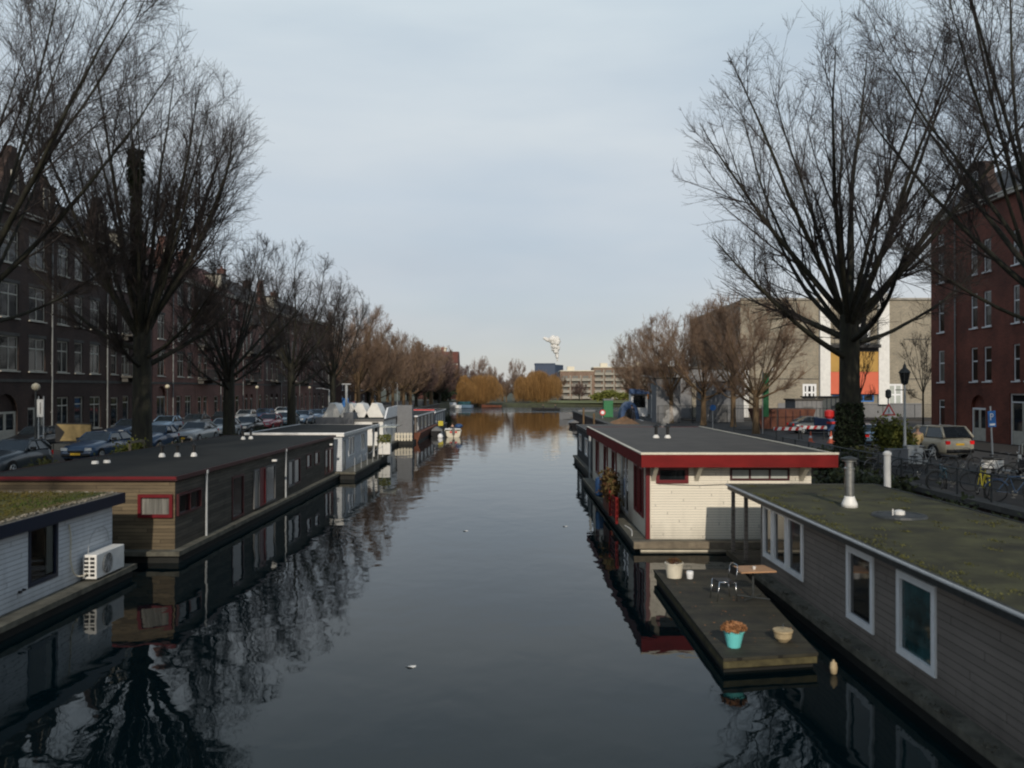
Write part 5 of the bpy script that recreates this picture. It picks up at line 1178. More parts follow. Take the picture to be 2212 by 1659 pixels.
# ------------------------------------------------------------------ cars
def make_car(kind):
    prof = dict(hatch=(4.0, 1.7, 1.46, .92, .80, 1.02, 1.85, 3.75, 2.45, 3.35), sedan=(4.5, 1.78, 1.42, .90, .80, .98, 1.9, 4.0, 2.5, 3.25), estate=(4.55, 1.78, 1.42, .92, .82, 1.0, 1.65, 4.45, 2.25, 4.0), suv=(4.7, 1.9, 1.72, 1.08, 1.0, 1.12, 1.65, 4.6, 2.3, 4.2))[kind]
    Lc, W, H, belt, nose, cowl, ws, rs, rf0, rf1 = prof
    hw = W / 2; Y0 = -Lc / 2
    b = MB()
    st = [(0, nose*.62, .78), (.06, nose*.86, .88), (.35, nose, .96), (ws*.7, nose + (cowl - nose)*.7, 1), (ws, cowl, 1), (Lc*.5, cowl + .01, 1), (rs - .2, cowl + .03, 1), (Lc - .25, cowl - (.0 if kind in ('hatch', 'estate', 'suv') else .06), .97), (Lc - .05, cowl - .12, .92), (Lc, cowl - .28, .86)]
    rings = []
    zb = .20 if kind != 'suv' else .26
    for i, (y, zt, k) in enumerate(st):
        w_ = hw * k; z0 = zb + (.12 if i in (0, len(st) - 1) else 0)
        pr = [(-w_*.86, z0), (-w_*.98, z0 + .12), (-w_, (z0 + zt)*.5), (-w_*.97, zt - .13), (-w_*.86, zt - .03), (-w_*.45, zt + .015), (0, zt + .02)]
        pr = pr + [(-x, z) for x, z in pr[-2::-1]]
        rings.append([b.vert((x, Y0 + y, z)) for x, z in pr])
    for A_, B_ in zip(rings, rings[1:]):
        for i in range(len(A_)):
            j = (i + 1) % len(A_); b.f.append([A_[j], A_[i], B_[i], B_[j]]); b.mi.append(0)
    b.f.append(rings[0]); b.f.append(rings[-1][::-1]); b.mi += [0, 0]
    # roof and pillars
    tw = hw * .74; bw = hw * .93; zc = cowl - .01; zr = H - .05
    P = {'bf': (bw, Y0 + ws, zc), 'br': (bw, Y0 + rs, zc + .02), 'tf': (tw, Y0 + rf0, zr), 'tr': (tw, Y0 + rf1, zr)}
    mid = Y0 + (ws + rs) / 2 + .05
    for s in (-1, 1):
        q = lambda n_: (s * P[n_][0], P[n_][1], P[n_][2])
        b.tube(q('bf'), q('tf'), .045, n=6); b.tube(q('br'), q('tr'), .07, n=6); b.tube((s*bw, mid, zc), (s*tw, mid, zr), .04, n=6); b.tube(q('tf'), q('tr'), .045, n=6)
    ns = 6
    for i in range(ns):
        y0 = Y0 + rf0 - .04 + (rf1 - rf0 + .08) * i / ns; y1 = Y0 + rf0 - .04 + (rf1 - rf0 + .08) * (i + 1) / ns
        cz = lambda t_: zr + .05 * (1 - (2*t_ - 1)**4)
        for a0, a1 in ((-1, -.5), (-.5, 0), (0, .5), (.5, 1)):
            e_ = lambda a, t_: cz(t_) - .04 * a * a
            b.face([(a0*tw, y0, e_(a0, i/ns)), (a1*tw, y0, e_(a1, i/ns)), (a1*tw, y1, e_(a1, (i+1)/ns)), (a0*tw, y1, e_(a0, (i+1)/ns))])
    b.cur = 1                                          # wheel arches and lower sill in dark plastic
    wr = .31 if kind != 'suv' else .36
    wy = (Y0 + .82, Y0 + Lc - .85)
    for s in (-1, 1):
        for y in wy:
            n = 14; pts = [(y + (wr + .07)*math.cos(PI*i/n), wr + (wr + .07)*math.sin(PI*i/n)) for i in range(n + 1)] + [(y - wr - .07, .2), (y + wr + .07, .2)]
            b.face([(s*(hw + .004), p_, z_) for p_, z_ in pts][::s])
        b.box(min(s*hw*.9, s*(hw + .006)), wy[0] + .4, zb - .02, max(s*hw*.9, s*(hw + .006)), wy[1] - .4, zb + .12)
    b.box(-hw*.8, Y0 - .03, zb + .08, hw*.8, Y0 + .03, zb + .22); b.box(-hw*.84, Y0 + Lc - .02, zb + .08, hw*.84, Y0 + Lc + .04, zb + .26)
    b.box(-hw*.45, Y0 - .012, nose*.62 - .03, hw*.45, Y0 + .02, nose*.62 + .08)
    res = {'body': b.mesh('car_body', [M['car_grey'], M['black']], True)}
    g_ = MB(); z_ = .0
    f_ = lambda a, t_: tuple(a[i] + (t_[i] - a[i]) for i in range(3))
    g_.face([(-bw + .04, P['bf'][1] - .0, zc), (bw - .04, P['bf'][1], zc), (tw - .03, P['tf'][1], zr + .02), (-tw + .03, P['tf'][1], zr + .02)]); res['windscreen'] = g_.mesh('windscreen', M['car_glass'])
    g_ = MB(); g_.face([(bw - .04, P['br'][1], zc + .02), (-bw + .04, P['br'][1], zc + .02), (-tw + .03, P['tr'][1], zr + .02), (tw - .03, P['tr'][1], zr + .02)]); res['rear_window'] = g_.mesh('rear_window', M['car_glass'])
    for s, nm in ((-1, 'sl'), (1, 'sr')):
        g_ = MB(); g_.face([(s*bw, P['bf'][1], zc), (s*bw, P['br'][1], zc + .02), (s*tw, P['tr'][1], zr), (s*tw, P['tf'][1], zr)][::s]); res[nm] = g_.mesh('side_window', M['car_glass'])
    g_ = MB(); g_.tube((-.10, 0, 0), (.10, 0, 0), wr, n=20); g_.tube((-.101, 0, 0), (.101, 0, 0), wr*.8, n=20); res['tyre'] = g_.mesh('tyre', M['rubber'], False)
    g_ = MB()
    for s in (-1, 1):
        g_.tube((s*.102, 0, 0), (s*.108, 0, 0), wr*.22, n=10)
        for k in range(5): a = 2*PI*k/5; g_.tube((s*.106, 0, 0), (s*.106, wr*.62*math.cos(a), wr*.62*math.sin(a)), .035, n=4)
        pts = [(s*.106, wr*.64*math.cos(2*PI*i/16), wr*.64*math.sin(2*PI*i/16)) for i in range(17)]; g_.path(pts, .022, 4)
    res['rim'] = g_.mesh('rim', M['pipe_grey'])
    g_ = MB(); g_.box(-.16, -.03, -.07, .16, .05, .07); res['headlight'] = g_.mesh('headlight', M['lamp_clear'])
    g_ = MB(); g_.box(-.12, -.05, -.09, .12, .03, .09); res['taillight'] = g_.mesh('taillight', M['lamp_red'])
    g_ = MB(); g_.box(-.25, -.012, -.055, .25, .012, .055); res['plate'] = g_.mesh('number_plate', M['plate_yellow'])
    g_ = MB(); g_.box(-.10, -.06, -.06, .10, .06, .06); res['mirror'] = g_.mesh('mirror', M['black'])
    res['d'] = (Lc, hw, nose, cowl, wr, wy, ws, Y0)
    return res
CARS = {k: make_car(k) for k in ('hatch', 'sedan', 'estate', 'suv')}
def car(kind, colour, x, y, rz, label, group=None, name='parked_car', z=ZL + .02):
    c_ = CARS[kind]; Lc, hw, nose, cowl, wr, wy, ws, Y0 = c_['d']
    t_ = thing(name, label, 'car', (x, y, z), rz, group)
    b = child('body', c_['body'], t_); b.material_slots[0].link = 'OBJECT'; b.material_slots[0].material = M['car_' + colour]
    for nm, key in (('windscreen', 'windscreen'), ('rear_window', 'rear_window'), ('side_window', 'sl'), ('side_window', 'sr')): child(nm, c_[key], t_)
    for s in (-1, 1):
        for yy in wy:
            w = child('wheel', c_['tyre'], t_, (s*(hw - .085), yy, wr)); child('rim', c_['rim'], w)
        child('headlight', c_['headlight'], t_, (s*hw*.68, Y0 + .045, nose*.80)); child('taillight', c_['taillight'], t_, (s*hw*.76, Y0 + Lc - .01, cowl*.78))
        child('mirror', c_['mirror'], t_, (s*(hw + .06), Y0 + ws + .35, cowl + .08))
    child('number_plate', c_['plate'], t_, (0, Y0 - .035, .42)); child('number_plate', c_['plate'], t_, (0, Y0 + Lc + (-.005 if kind == 'suv' else .045), .42 if kind != 'suv' else .78))
    return t_
g1 = 'cars parked along the canal side of the left street'; g2 = 'cars parked along the house side of the left street'
near = [('hatch', 'grey', 36.1, 'dark grey hatchback at the left edge beside the potted shrub'), ('estate', 'blue', 43.9, 'metallic blue estate car facing the camera before the timber board'),
 ('hatch', 'blue', 50.6, 'blue hatchback just right of the large left elm'), ('sedan', 'silver', 57.2, 'silver car with pale bonnet behind the tan boat roof'), ('hatch', 'silver', 62.6, 'second silver car, behind the first one'),
 ('sedan', 'black', 68.2, 'black car between the silver cars and the red one'), ('hatch', 'red', 74.2, 'bright red hatchback in the canal side row'), ('estate', 'teal', 80.0, 'teal-blue car just beyond the red hatchback'),
 ('hatch', 'paleblue', 86.2, 'pale blue car beside the fourth elm trunk'), ('sedan', 'paleblue', 92.4, 'pale blue saloon in front of the blue sign'), ('hatch', 'navy', 98.6, 'navy car near the sawtooth boat roof'), ('sedan', 'white', 105, 'white car far along the canal side row'), ('hatch', 'grey', 112, 'grey hatchback farthest along the canal side row')]
for k, (kd, c_, y, lab) in enumerate(near): car(kd, c_, -21.75, y, R(random.uniform(-1.5, 1.5)), lab, g1)
house_row = [('estate', 'black', 50.2, 'black estate car behind the dark grey hatchback'), ('sedan', 'navy', 62, 'navy saloon by the house side kerb'), ('hatch', 'paleblue', 68.5, 'pale blue hatchback across the street from the silver cars'), ('sedan', 'grey', 75, 'dark grey saloon on the house side before the arched door'),
 ('hatch', 'black', 82, 'black hatchback on the house side kerb'), ('hatch', 'silver', 89, 'silver hatchback on the house side of the street'), ('sedan', 'blue', 96, 'blue saloon on the house side of the street'), ('estate', 'white', 104, 'white estate car on the house side of the street'), ('hatch', 'red', 146, 'small red car far down the street behind the white skylights'), ('sedan', 'silver', 155, 'silver car farthest down the left street')]
for kd, c_, y, lab in house_row: car(kd, c_, -28.6, y, R(random.uniform(-1.5, 1.5)), lab, g2)
car('suv', 'champagne', 22.9, 45.8, R(180 + 12), 'champagne silver off-roader seen from behind with red tail lamps', name='parked_car')
car('hatch', 'paleblue', 22.6, 53.5, R(180), 'pale blue car ahead of the champagne off-roader')
car('sedan', 'grey', 25.2, 68.8, R(90), 'dark grey car parked by the site fence')

# ------------------------------------------------------------------ bicycles and scooters
def bike_meshes():
    d = {}
    w = MB(); n = 20
    pts = [(0, .33*math.cos(2*PI*i/n), .33*math.sin(2*PI*i/n)) for i in range(n + 1)]; w.path(pts, .018, 5); d['tyre'] = w.mesh('tyre', M['rubber'])
    w = MB(); 
    for i in range(10): a = PI*i/10; w.tube((0, .32*math.cos(a), .32*math.sin(a)), (0, -.32*math.cos(a), -.32*math.sin(a)), .0025, n=3)
    w.tube((-.04, 0, 0), (.04, 0, 0), .02, n=8); d['spokes'] = w.mesh('spokes', M['iron'])
    w = MB(); w.path([(0, .52, .34), (0, .16, .82), (0, -.38, .84), (0, -.02, .30), (0, .16, .82)], .016, 6); w.tube((0, -.02, .30), (0, .52, .34), .012); w.tube((0, -.36, .95), (0, -.55, .34), .014); w.tube((0, .2, .82), (0, .22, .92), .014)
    pts = [(0, .52 + .38*math.cos(a), .34 + .38*math.sin(a)) for a in np.linspace(.3, 2.6, 8)]; w.path(pts, .02, 4)
    w.box(-.06, .35, .74, .06, .80, .76); d['frame'] = w.mesh('frame', M['iron'])
    w = MB(); w.prism([(-.035, .93), (.035, .93), (.05, .97), (-.05, .97)], -.02 + .1, .12 + .1); w.prism([(-.09, .93), (.09, .93), (.08, .98), (-.08, .98)], .18, .34); d['saddle'] = w.mesh('saddle', M['black'])
    w = MB(); w.path([(-.28, -.2, 1.03), (-.27, -.34, 1.06), (-.1, -.40, 1.05), (0, -.38, .98), (.1, -.40, 1.05), (.27, -.34, 1.06), (.28, -.2, 1.03)], .012, 6); w.tube((0, -.36, .84), (0, -.39, 1.0), .014); d['handlebar'] = w.mesh('handlebar', M['frame_grey'])
    w = MB(); w.tube((-.09, 0, .30), (.09, 0, .30), .012); w.tube((.05, -.02, .30), (.07, -.02, .30), .09, n=14); w.box(.09, -.05, .13, .17, .05, .15); w.tube((.09, 0, .30), (.10, 0, .14), .01); d['crank'] = w.mesh('crank', M['steel'])
    return d
BK = bike_meshes()
def bicycle(x, y, rz, label, colour=None, tilt=0):
    t_ = thing('bicycle', label, 'bicycle', (x, y, ZL + .1), rz, 'bicycles parked along the quay railing'); t_.rotation_euler[1] = tilt
    f = child('frame', BK['frame'], t_)
    if colour: f.material_slots[0].link = 'OBJECT'; f.material_slots[0].material = M[colour]
    for yy in (.54, -.56):
        w = child('wheel', BK['tyre'], t_, (0, yy, .345)); child('spokes', BK['spokes'], w)
    child('saddle', BK['saddle'], t_); child('handlebar', BK['handlebar'], t_); child('crank', BK['crank'], t_)
    return t_
bl = [('yellow', 'bicycle with a bright yellow frame among the dark ones'), ('car_blue', 'dark bicycle with blue frame right of the yellow one'), (None, 'dark bicycle nearest the camera at the railing'), (None, 'black bicycle leaning second from the near end'), ('frame_grey', 'grey bicycle third from the near end'),
      (None, 'black bicycle just beyond the yellow one'), ('car_teal', 'teal framed bicycle in the middle of the rack'), (None, 'black bicycle beside the lantern post'), ('frame_grey', 'grey bicycle beside the utility cabinet'), (None, 'dark bicycle behind the ivy mound'), ('frame_darkred', 'dark red bicycle near the parking sign'), (None, 'black bicycle farthest along the railing')]
for k, ((c_, lab), y) in enumerate(zip(bl, [27.9, 26.4, 20.3, 21.6, 23.0, 29.3, 30.4, 32.6, 34.6, 36.0, 24.6, 37.4])):
    bicycle(15.7 + .25*math.sin(k*2.1), y, R(90 + random.uniform(-16, 16)) if k % 3 else R(170 + random.uniform(-14, 14)), lab, c_, R(random.uniform(-7, 7)))
for k, (x, y, c_, lab) in enumerate([(19.3, 31.5, None, 'black bicycle in the rear rack by the scooter'), (19.4, 33.2, 'frame_grey', 'grey bicycle in the rear rack, second from the scooter'), (19.2, 35.5, None, 'dark bicycle in the rear rack beside the parking sign'), (18.9, 38.0, 'pipe_grey', 'pale bicycle in front of the man in the beige coat')]):
    bicycle(x, y, R(80 + 9*k), lab, c_)
def scooter(x, y, rz, label, m):
    t_ = thing('scooter', label, 'scooter', (x, y, ZL + .1), rz, 'scooters parked on the right pavement')
    for yy in (-.62, .6):
        w = MB(); w.tube((-.05, yy, .24), (.05, yy, .24), .24, n=18); o = w.build('wheel', M['rubber'], t_, world=False)
        w = MB(); w.tube((-.055, yy, .24), (.055, yy, .24), .11, n=10); w.build('rim', M['pipe_grey'], o, world=False)
    w = MB()
    for (y0, z0, y1, z1, hw0) in ((.05, .35, .85, .70, .16),): w.prism([(-hw0, z0), (hw0, z0), (hw0*.8, z1), (-hw0*.8, z1)], y0, y1)
    w.prism([(-.15, .22), (.15, .22), (.15, .32), (-.15, .32)], -.45, .1); w.prism([(-.2, .3), (.2, .3), (.14, .95), (-.14, .95)], -.56, -.44); w.build('body', M[m], t_, world=False, bevel=.03)
    w = MB(); w.box(-.15, .1, .71, .15, .82, .82); w.build('seat', M['black'], t_, world=False, bevel=.03)
    w = MB(); w.path([(-.32, -.4, 1.05), (-.1, -.48, 1.03), (.1, -.48, 1.03), (.32, -.4, 1.05)], .015, 6); w.tube((-.2, -.48, 1.03), (-.32, -.5, 1.3), .006); w.tube((.2, -.48, 1.03), (.32, -.5, 1.3), .006); w.build('handlebar', M['chrome'], t_, world=False)
    w = MB(); w.box(-.28, -.6, 1.0, .28, -.57, 1.42); w.build('windshield', M['glass_pale'], t_, world=False)
scooter(20.0, 33.8, R(60), 'black and white scooter with windshield near the parking sign', 'white_paint')
scooter(20.6, 32.3, R(50), 'dark scooter closest to the right edge of the pavement', 'black_gloss')

# ------------------------------------------------------------------ railings, posts, lamps, signs
rl = thing('quay_railing', 'low dark iron railing along the quay in front of the bicycles', 'railing', (14.95, 32, ZL + .16))
for k in range(15):
    w = MB(); w.tube((14.95, 18 + k*2.0, ZL + .1), (14.95, 18 + k*2.0, ZL + 1.05), .035, n=6); w.build('post', M['iron'], rl)
w = MB(); w.tube((14.95, 17.5, ZL + 1.03), (14.95, 46.5, ZL + 1.03), .025, n=6); w.tube((14.95, 17.5, ZL + .6), (14.95, 46.5, ZL + .6), .018, n=6); w.build('rail', M['iron'], rl)
rl = thing('wooden_rail', 'pale wooden fence rails and slanted board on the left quay beside the large elm', 'fence', (-17.8, 41.5, ZL))
w = MB()
for y in (38.8, 40.2): w.box(-17.85, y, ZL, -17.75, y + .09, ZL + 1.25)
w.box(-17.86, 38.8, ZL + 1.15, -17.76, 40.29, ZL + 1.25); w.build('frame', M['wood_grey'], rl)
for y in (42.0, 43.7, 45, 46.3):
    w = MB(); w.box(-17.85, y, ZL, -17.78, y + .07, ZL + .95); w.build('post', M['wood_grey'], rl)
w = MB(); w.tube((-17.8, 40.4, ZL + .1), (-17.8, 41.9, ZL + .9), .04, n=6); w.tube((-17.8, 37.6, ZL + .0), (-17.8, 38.7, ZL + .7), .02, n=6); w.build('brace', M['wood_grey'], rl)
bd = thing('timber_board', 'leaning yellow-brown timber board with dark frame behind the blue estate car', 'board', (-26.3, 50, ZL))
w = MB(); w.box(-27.4, 50.0, ZL + .5, -25.2, 50.12, ZL + 1.65); w.build('frame', M['black'], bd)
w = MB(); w.prism([(-27.1, ZL + .58), (-25.25, ZL + .58), (-25.25, ZL + 1.55), (-27.3, ZL + 1.58), (-26.8, ZL + 1.1)], 49.95, 49.997); w.build('panel', M['wood_board'], bd)
w = MB(); w.box(-27.6, 50.13, ZL, -25.3, 51.6, ZL + .4); w.tube((-27.6, 50.06, ZL), (-27.6, 50.06, ZL + .4), .05); w.tube((-25.3, 50.06, ZL), (-25.3, 50.06, ZL + .4), .05); w.build('base', M['iron'], bd)
# machine sign
sg = thing('street_sign', 'white rectangular traffic board on two posts on the left street', 'sign', (-22.6, 40, ZL))
for x in (-22.72, -22.48):
    w = MB(); w.tube((x, 40, ZL), (x, 40, ZL + 3.35), .03, n=6); w.build('post', M['pipe_grey'], sg)
w = MB(); w.box(-22.76, 39.93, ZL + 2.35, -22.44, 39.965, ZL + 3.2); w.build('panel', M['white_paint'], sg)
w = MB(); w.box(-22.62, 39.925, ZL + 2.5, -22.58, 39.9295, ZL + 3.05); w.build('stripe', M['black'], sg)
def lamp_post(x, y, h, label, kind='globe'):
    t_ = thing('street_lamp', label, 'street lamp', (x, y, ZL))
    w = MB(); w.lathe([(.14, 0), (.14, .5), (.075, .6), (.06, h*.5), (.045, h)], (x, y, ZL), 12); w.build('post', M['pipe_grey' if kind != 'globe' else 'iron'], t_)
    w = MB()
    if kind == 'lantern':
        w.lathe([(.10, h), (.14, h + .05), (.24, h + .55), (.26, h + .57)], (x, y, ZL), 6); w.build('lamp_head', M['glass'], t_)
        w = MB(); w.lathe([(.32, h + .571), (.20, h + .72), (.10, h + .80), (.08, h + .92), (.02, h + 1.02), (.02, h + 1.12)], (x, y, ZL), 6)
        for k in range(6):
            a = 2*PI*k/6; w.tube((x + .15*math.cos(a), y + .15*math.sin(a), ZL + h + .04), (x + .26*math.cos(a), y + .26*math.sin(a), ZL + h + .57), .014, n=4)
        w.tube((x - .45, y, ZL + h - .25), (x + .45, y, ZL + h - .25), .02); w.build('lantern_cap', M['iron'], t_)
    elif kind == 'globe':
        w.lathe([(.03, h), (.17, h + .08), (.21, h + .2), (.17, h + .32), (.03, h + .4)], (x, y, ZL), 14); w.build('lamp_head', M['globe'], t_, smooth=True)
    else:
        w.tube((x, y, ZL + h), (x - .8, y, ZL + h + .15), .035); w.box(x - 1.3, y - .12, ZL + h + .1, x - .7, y + .12, ZL + h + .2); w.build('lamp_head', M['pipe_grey'], t_)
lamp_post(18.85, 40.0, 3.9, 'grey post with an old iron lantern beside the utility cabinet', 'lantern')
lamp_post(-24.0, 42, 3.6, 'dark post with yellowish globe lamp before the arched doors', 'globe')
lamp_post(-30.6, 74, 3.7, 'dark post with globe lamp on the pavement before the reddish houses', 'globe')
lamp_post(-30.6, 100, 3.7, 'globe lamp farther down the left pavement', 'globe')
lamp_post(-30.6, 126, 3.7, 'farthest globe lamp of the left pavement', 'globe')
lamp_post(-18.2, 83, 3.6, 'tall thin pale post on the left quay before the sawtooth boat', 'arm')
lamp_post(17.6, 105, 5.2, 'pale street lamp at the left of the sloping quay road', 'arm'); lamp_post(19.8, 104, 4.6, 'second pale street lamp right of the sloping quay road', 'arm')
lamp_post(-18.3, 133, 4.6, 'thin pale street lamp by the far grey boat', 'arm')
lamp_post(-19.0, 178, 3.6, 'small lamp with pale globe near the small moored boats', 'globe')
# parking sign P
def letter_mesh(txt, size, name):
    c_ = bpy.data.curves.new(name, 'FONT'); c_.body = txt; c_.size = size; c_.align_x = 'CENTER'; c_.align_y = 'CENTER'; c_.extrude = .004
    o = bpy.data.objects.new(name, c_); col.objects.link(o); bpy.context.view_layer.update()
    me = bpy.data.meshes.new_from_object(o.evaluated_get(bpy.context.evaluated_depsgraph_get())); bpy.data.objects.remove(o)
    return me
ps = thing('parking_sign', 'blue parking sign with white letter P on a leaning grey post', 'sign', (20.9, 36.2, ZL + .1)); ps.rotation_euler = (0, R(-3), R(14))
w = MB(); w.tube((0, 0, 0), (0, 0, 2.85), .035, n=8); w.build('post', M['pipe_grey'], ps, world=False)
w = MB(); w.box(-.20, -.06, 1.95, .20, -.04, 2.65); w.build('panel', M['blue_sign'], ps, world=False)
me = letter_mesh('P', .42, 'letter'); me.materials.clear(); me.materials.append(M['frame_white']); o = child('letter', me, ps, (-.02, -.066, 2.38)); o.rotation_euler = (R(90), 0, 0)
w = MB(); w.box(-.14, -.066, 2.02, .14, -.061, 2.1); w.build('arrow_bar', M['frame_white'], ps, world=False)
def sign_post(x, y, h, label):
    t_ = thing('traffic_sign', label, 'sign', (x, y, ZL)); w = MB(); w.tube((0, 0, 0), (0, 0, h), .035, n=8); w.build('post', M['pipe_grey'], t_, world=False); return t_
ws_ = sign_post(19.1, 42.3, 3.4, 'red and white warning triangle on a post above the yellow-green shrub')
w = MB(); w.prism([(-.36, 2.35), (.36, 2.35), (0, 2.98)], -.06, -.04); w.build('panel', M['red_sign'], ws_, world=False)
w = MB(); w.prism([(-.24, 2.42), (.24, 2.42), (0, 2.83)], -.066, -.061); w.box(-.22, -.066, 2.1, .22, -.055, 2.28); w.build('white_field', M['frame_white'], ws_, world=False)
w = MB(); w.box(-.02, -.071, 2.5, .02, -.067, 2.7); w.box(-.02, -.071, 2.45, .02, -.067, 2.48); w.build('mark', M['black'], ws_, world=False)
w = MB(); w.lathe([(.05, 3.2), (.15, 3.3), (.15, 3.6), (.05, 3.68)], n=8); w.build('post_cap', M['iron'], ws_, world=False)
bs = sign_post(23.8, 60, 2.6, 'round blue sign on a post left of the large right elm')
w = MB(); w.M = Matrix.Translation((0, -.05, 2.45)) @ Matrix.Rotation(R(90), 4, 'X'); w.lathe([(.42, 0), (.42, .02)], n=24); w.build('panel', M['blue_sign'], bs, world=False)
w = MB(); w.box(-.22, -.08, 2.4, .18, -.072, 2.5); w.prism([(-.3, 2.45), (-.12, 2.6), (-.12, 2.3)], -.08, -.072); w.build('arrow', M['frame_white'], bs, world=False)
bs = sign_post(17.1, 71, 2.3, 'small round blue sign between the street trees'); w = MB(); w.M = Matrix.Translation((0, -.05, 2.1)) @ Matrix.Rotation(R(90), 4, 'X'); w.lathe([(.26, 0), (.26, .02)], n=20); w.build('panel', M['blue_sign'], bs, world=False)
bs = sign_post(-18.4, 92, 2.4, 'blue square sign on a post behind the canal side cars'); w = MB(); w.box(-.35, -.06, 1.7, .35, -.04, 2.7); w.build('panel', M['blue_sign'], bs, world=False)
rs_ = sign_post(11.3, 104, 1.0, 'round red and white prohibition sign above the sand heap'); w = MB(); w.M = Matrix.Translation((0, -.05, .75)) @ Matrix.Rotation(R(90), 4, 'X'); w.lathe([(.36, 0), (.36, .02)], n=20); w.build('panel', M['red_sign'], rs_, world=False)
w = MB(); w.M = Matrix.Translation((0, -.075, .75)) @ Matrix.Rotation(R(90), 4, 'X'); w.lathe([(.22, 0), (.22, .01)], n=20); w.build('white_field', M['frame_white'], rs_, world=False)
os_ = sign_post(19.2, 120, 2.9, 'orange warning board on a post near the blue tents'); w = MB(); w.box(-.5, -.06, 2.2, .5, -.04, 3.2); w.build('panel', M['orange_sign'], os_, world=False)
# utility cabinets
for x, y, w_, h, m_, lab in ((19.15, 39.6, .75, .85, 'pipe_grey', 'pale grey utility cabinet at the lantern post'), (18.0, 38.8, .9, .75, 'grey_panel', 'wider grey utility cabinet behind the shrub'), (26.2, 62, .8, 1.0, 'grey_wall', 'small grey cabinet at the corner of the side street')):
    t_ = thing('utility_cabinet', lab, 'cabinet', (x, y, ZL + .1)); w = MB(); w.box(x - w_/2, y, ZL + .12, x + w_/2, y + .4, ZL + .1 + h); w.build('housing', M[m_], t_, bevel=.015)
    w = MB(); w.box(x - w_/2 - .03, y - .03, ZL + .1 + h + .001, x + w_/2 + .03, y + .43, ZL + .15 + h); w.build('lid', M[m_], t_)
    w = MB(); w.box(x - .01, y - .012, ZL + .2, x + .01, y - .003, ZL + h); w.box(x + .05, y - .03, ZL + .7, x + .08, y - .004, ZL + .85); w.build('door', M['iron'], t_)
# road works: cones, barriers, excavator-like machine, sand heap, tents
def cone(x, y, label):
    t_ = thing('traffic_cone', label, 'traffic cone', (x, y, ZL + .02), 0, 'traffic cones and red barriers at the road works')
    w = MB(); w.box(-.2, -.2, 0, .2, .2, .04); w.lathe([(.15, .041), (.10, .3)], n=12); w.lathe([(.075, .45), (.03, .75)], n=12); w.build('cone', M['orange'], t_, world=False)
    w = MB(); w.lathe([(.10, .301), (.075, .449)], n=12); w.build('white_band', M['frame_white'], t_, world=False)
for x, y, lab in ((25.1, 58.5, 'orange and white cone left of the large elm trunk'), (21.6, 56.5, 'orange and white cone near the roof corner of the red boat'), (22.2, 58.0, 'orange and white cone second from the roof corner'), (20.6, 57.5, 'orange and white cone leftmost at the road works'), (28.5, 64.5, 'orange and white cone far right at the side street')):
    cone(x, y, lab)
def barrier(x, y, rz, label):
    t_ = thing('road_barrier', label, 'barrier', (x, y, ZL + .02), rz, 'traffic cones and red barriers at the road works')
    for s in (-.8, .8):
        w = MB(); w.box(s - .03, -.03, .06, s + .03, .03, 1.0); w.box(s - .05, -.25, 0, s + .05, .25, .06); w.build('leg', M['iron'], t_, world=False)
    w = MB(); w.box(-1, -.05, .75, 1, -.031, .98); w.build('board', M['frame_white'], t_, world=False)
    w = MB()
    for k in range(4): w.prism([(-1 + k*.5 + .02, .752), (-.77 + k*.5, .752), (-.65 + k*.5, .978), (-.88 + k*.5, .978)], -.056, -.0505)
    w.build('stripe', M['red_sign'], t_, world=False)
barrier(19.5, 59, 0, 'red and white barrier before the dark fence'); barrier(23.4, 57, .2, 'red and white barrier beside the cones'); barrier(22.0, 61.0, -.1, 'red and white barrier behind the cones'); barrier(26.2, 60.5, 0, 'red and white barrier by the blue machine')
def mesh_fence(x0, y0, x1, y1, h, label, m='iron', name='site_fence'):
    t_ = thing(name, label, 'fence', (x0, y0, ZL + .02), math.atan2(y1 - y0, x1 - x0)); Lf = math.hypot(x1 - x0, y1 - y0); nP = max(1, int(Lf / 3.3)); s = Lf / nP
    w = MB()
    for k in range(nP + 1): w.tube((k*s, 0, 0), (k*s, 0, h), .04, n=6)
    w.tube((0, 0, h), (Lf, 0, h), .025, n=5); w.tube((0, 0, .15), (Lf, 0, .15), .025, n=5); w.build('frame', M[m], t_, world=False)
    w = MB(); k = .12
    while k < Lf: w.box(k - .008, -.008, .15, k + .008, .008, h); k += .14
    w.build('bars', M[m], t_, world=False)
mesh_fence(19.2, 72, 30.5, 72.5, 2.0, 'dark barred fence around the building site')
mesh_fence(15.4, 88, 26.5, 88.5, 1.9, 'dark fence in front of the grey annexe')
mesh_fence(33, 100, 56, 100, 1.8, 'long dark fence before the beige block')
t_ = thing('waste_container', 'dark brown waste container behind the fence at the building site', 'container', (24.3, 74, ZL)); w = MB(); w.prism([(22.2, ZL + .15), (26.4, ZL + .15), (27.0, ZL + 1.9), (21.6, ZL + 1.9)], 74, 76.4); w.build('body', M['rust'], t_)
w = MB()
for k in range(7): w.box(22.3 + k*.65, 73.93, ZL + .3, 22.38 + k*.65, 73.995, ZL + 1.8)
w.build('ribs', M['frame_darkred'], t_)
mc = thing('sweeper_machine', 'blue and red compact work machine with white wheels left of the elm trunk', 'machine', (24.6, 63.5, ZL + .02))
w = MB(); w.prism([(23.9, ZL + .5), (25.7, ZL + .5), (25.7, ZL + 1.3), (23.9, ZL + 1.45)], 63, 66); w.build('body', M['blue_tarp'], mc, bevel=.05)
w = MB(); w.box(23.8, 62.9, ZL + 1.05, 25.75, 63.1, ZL + 1.22); w.lathe([(.2, 1.4), (.35, 1.6), (.35, 2.0), (.15, 2.1)], (24.2, 63.6, ZL), 12); w.build('bumper', M['red_sign'], mc)
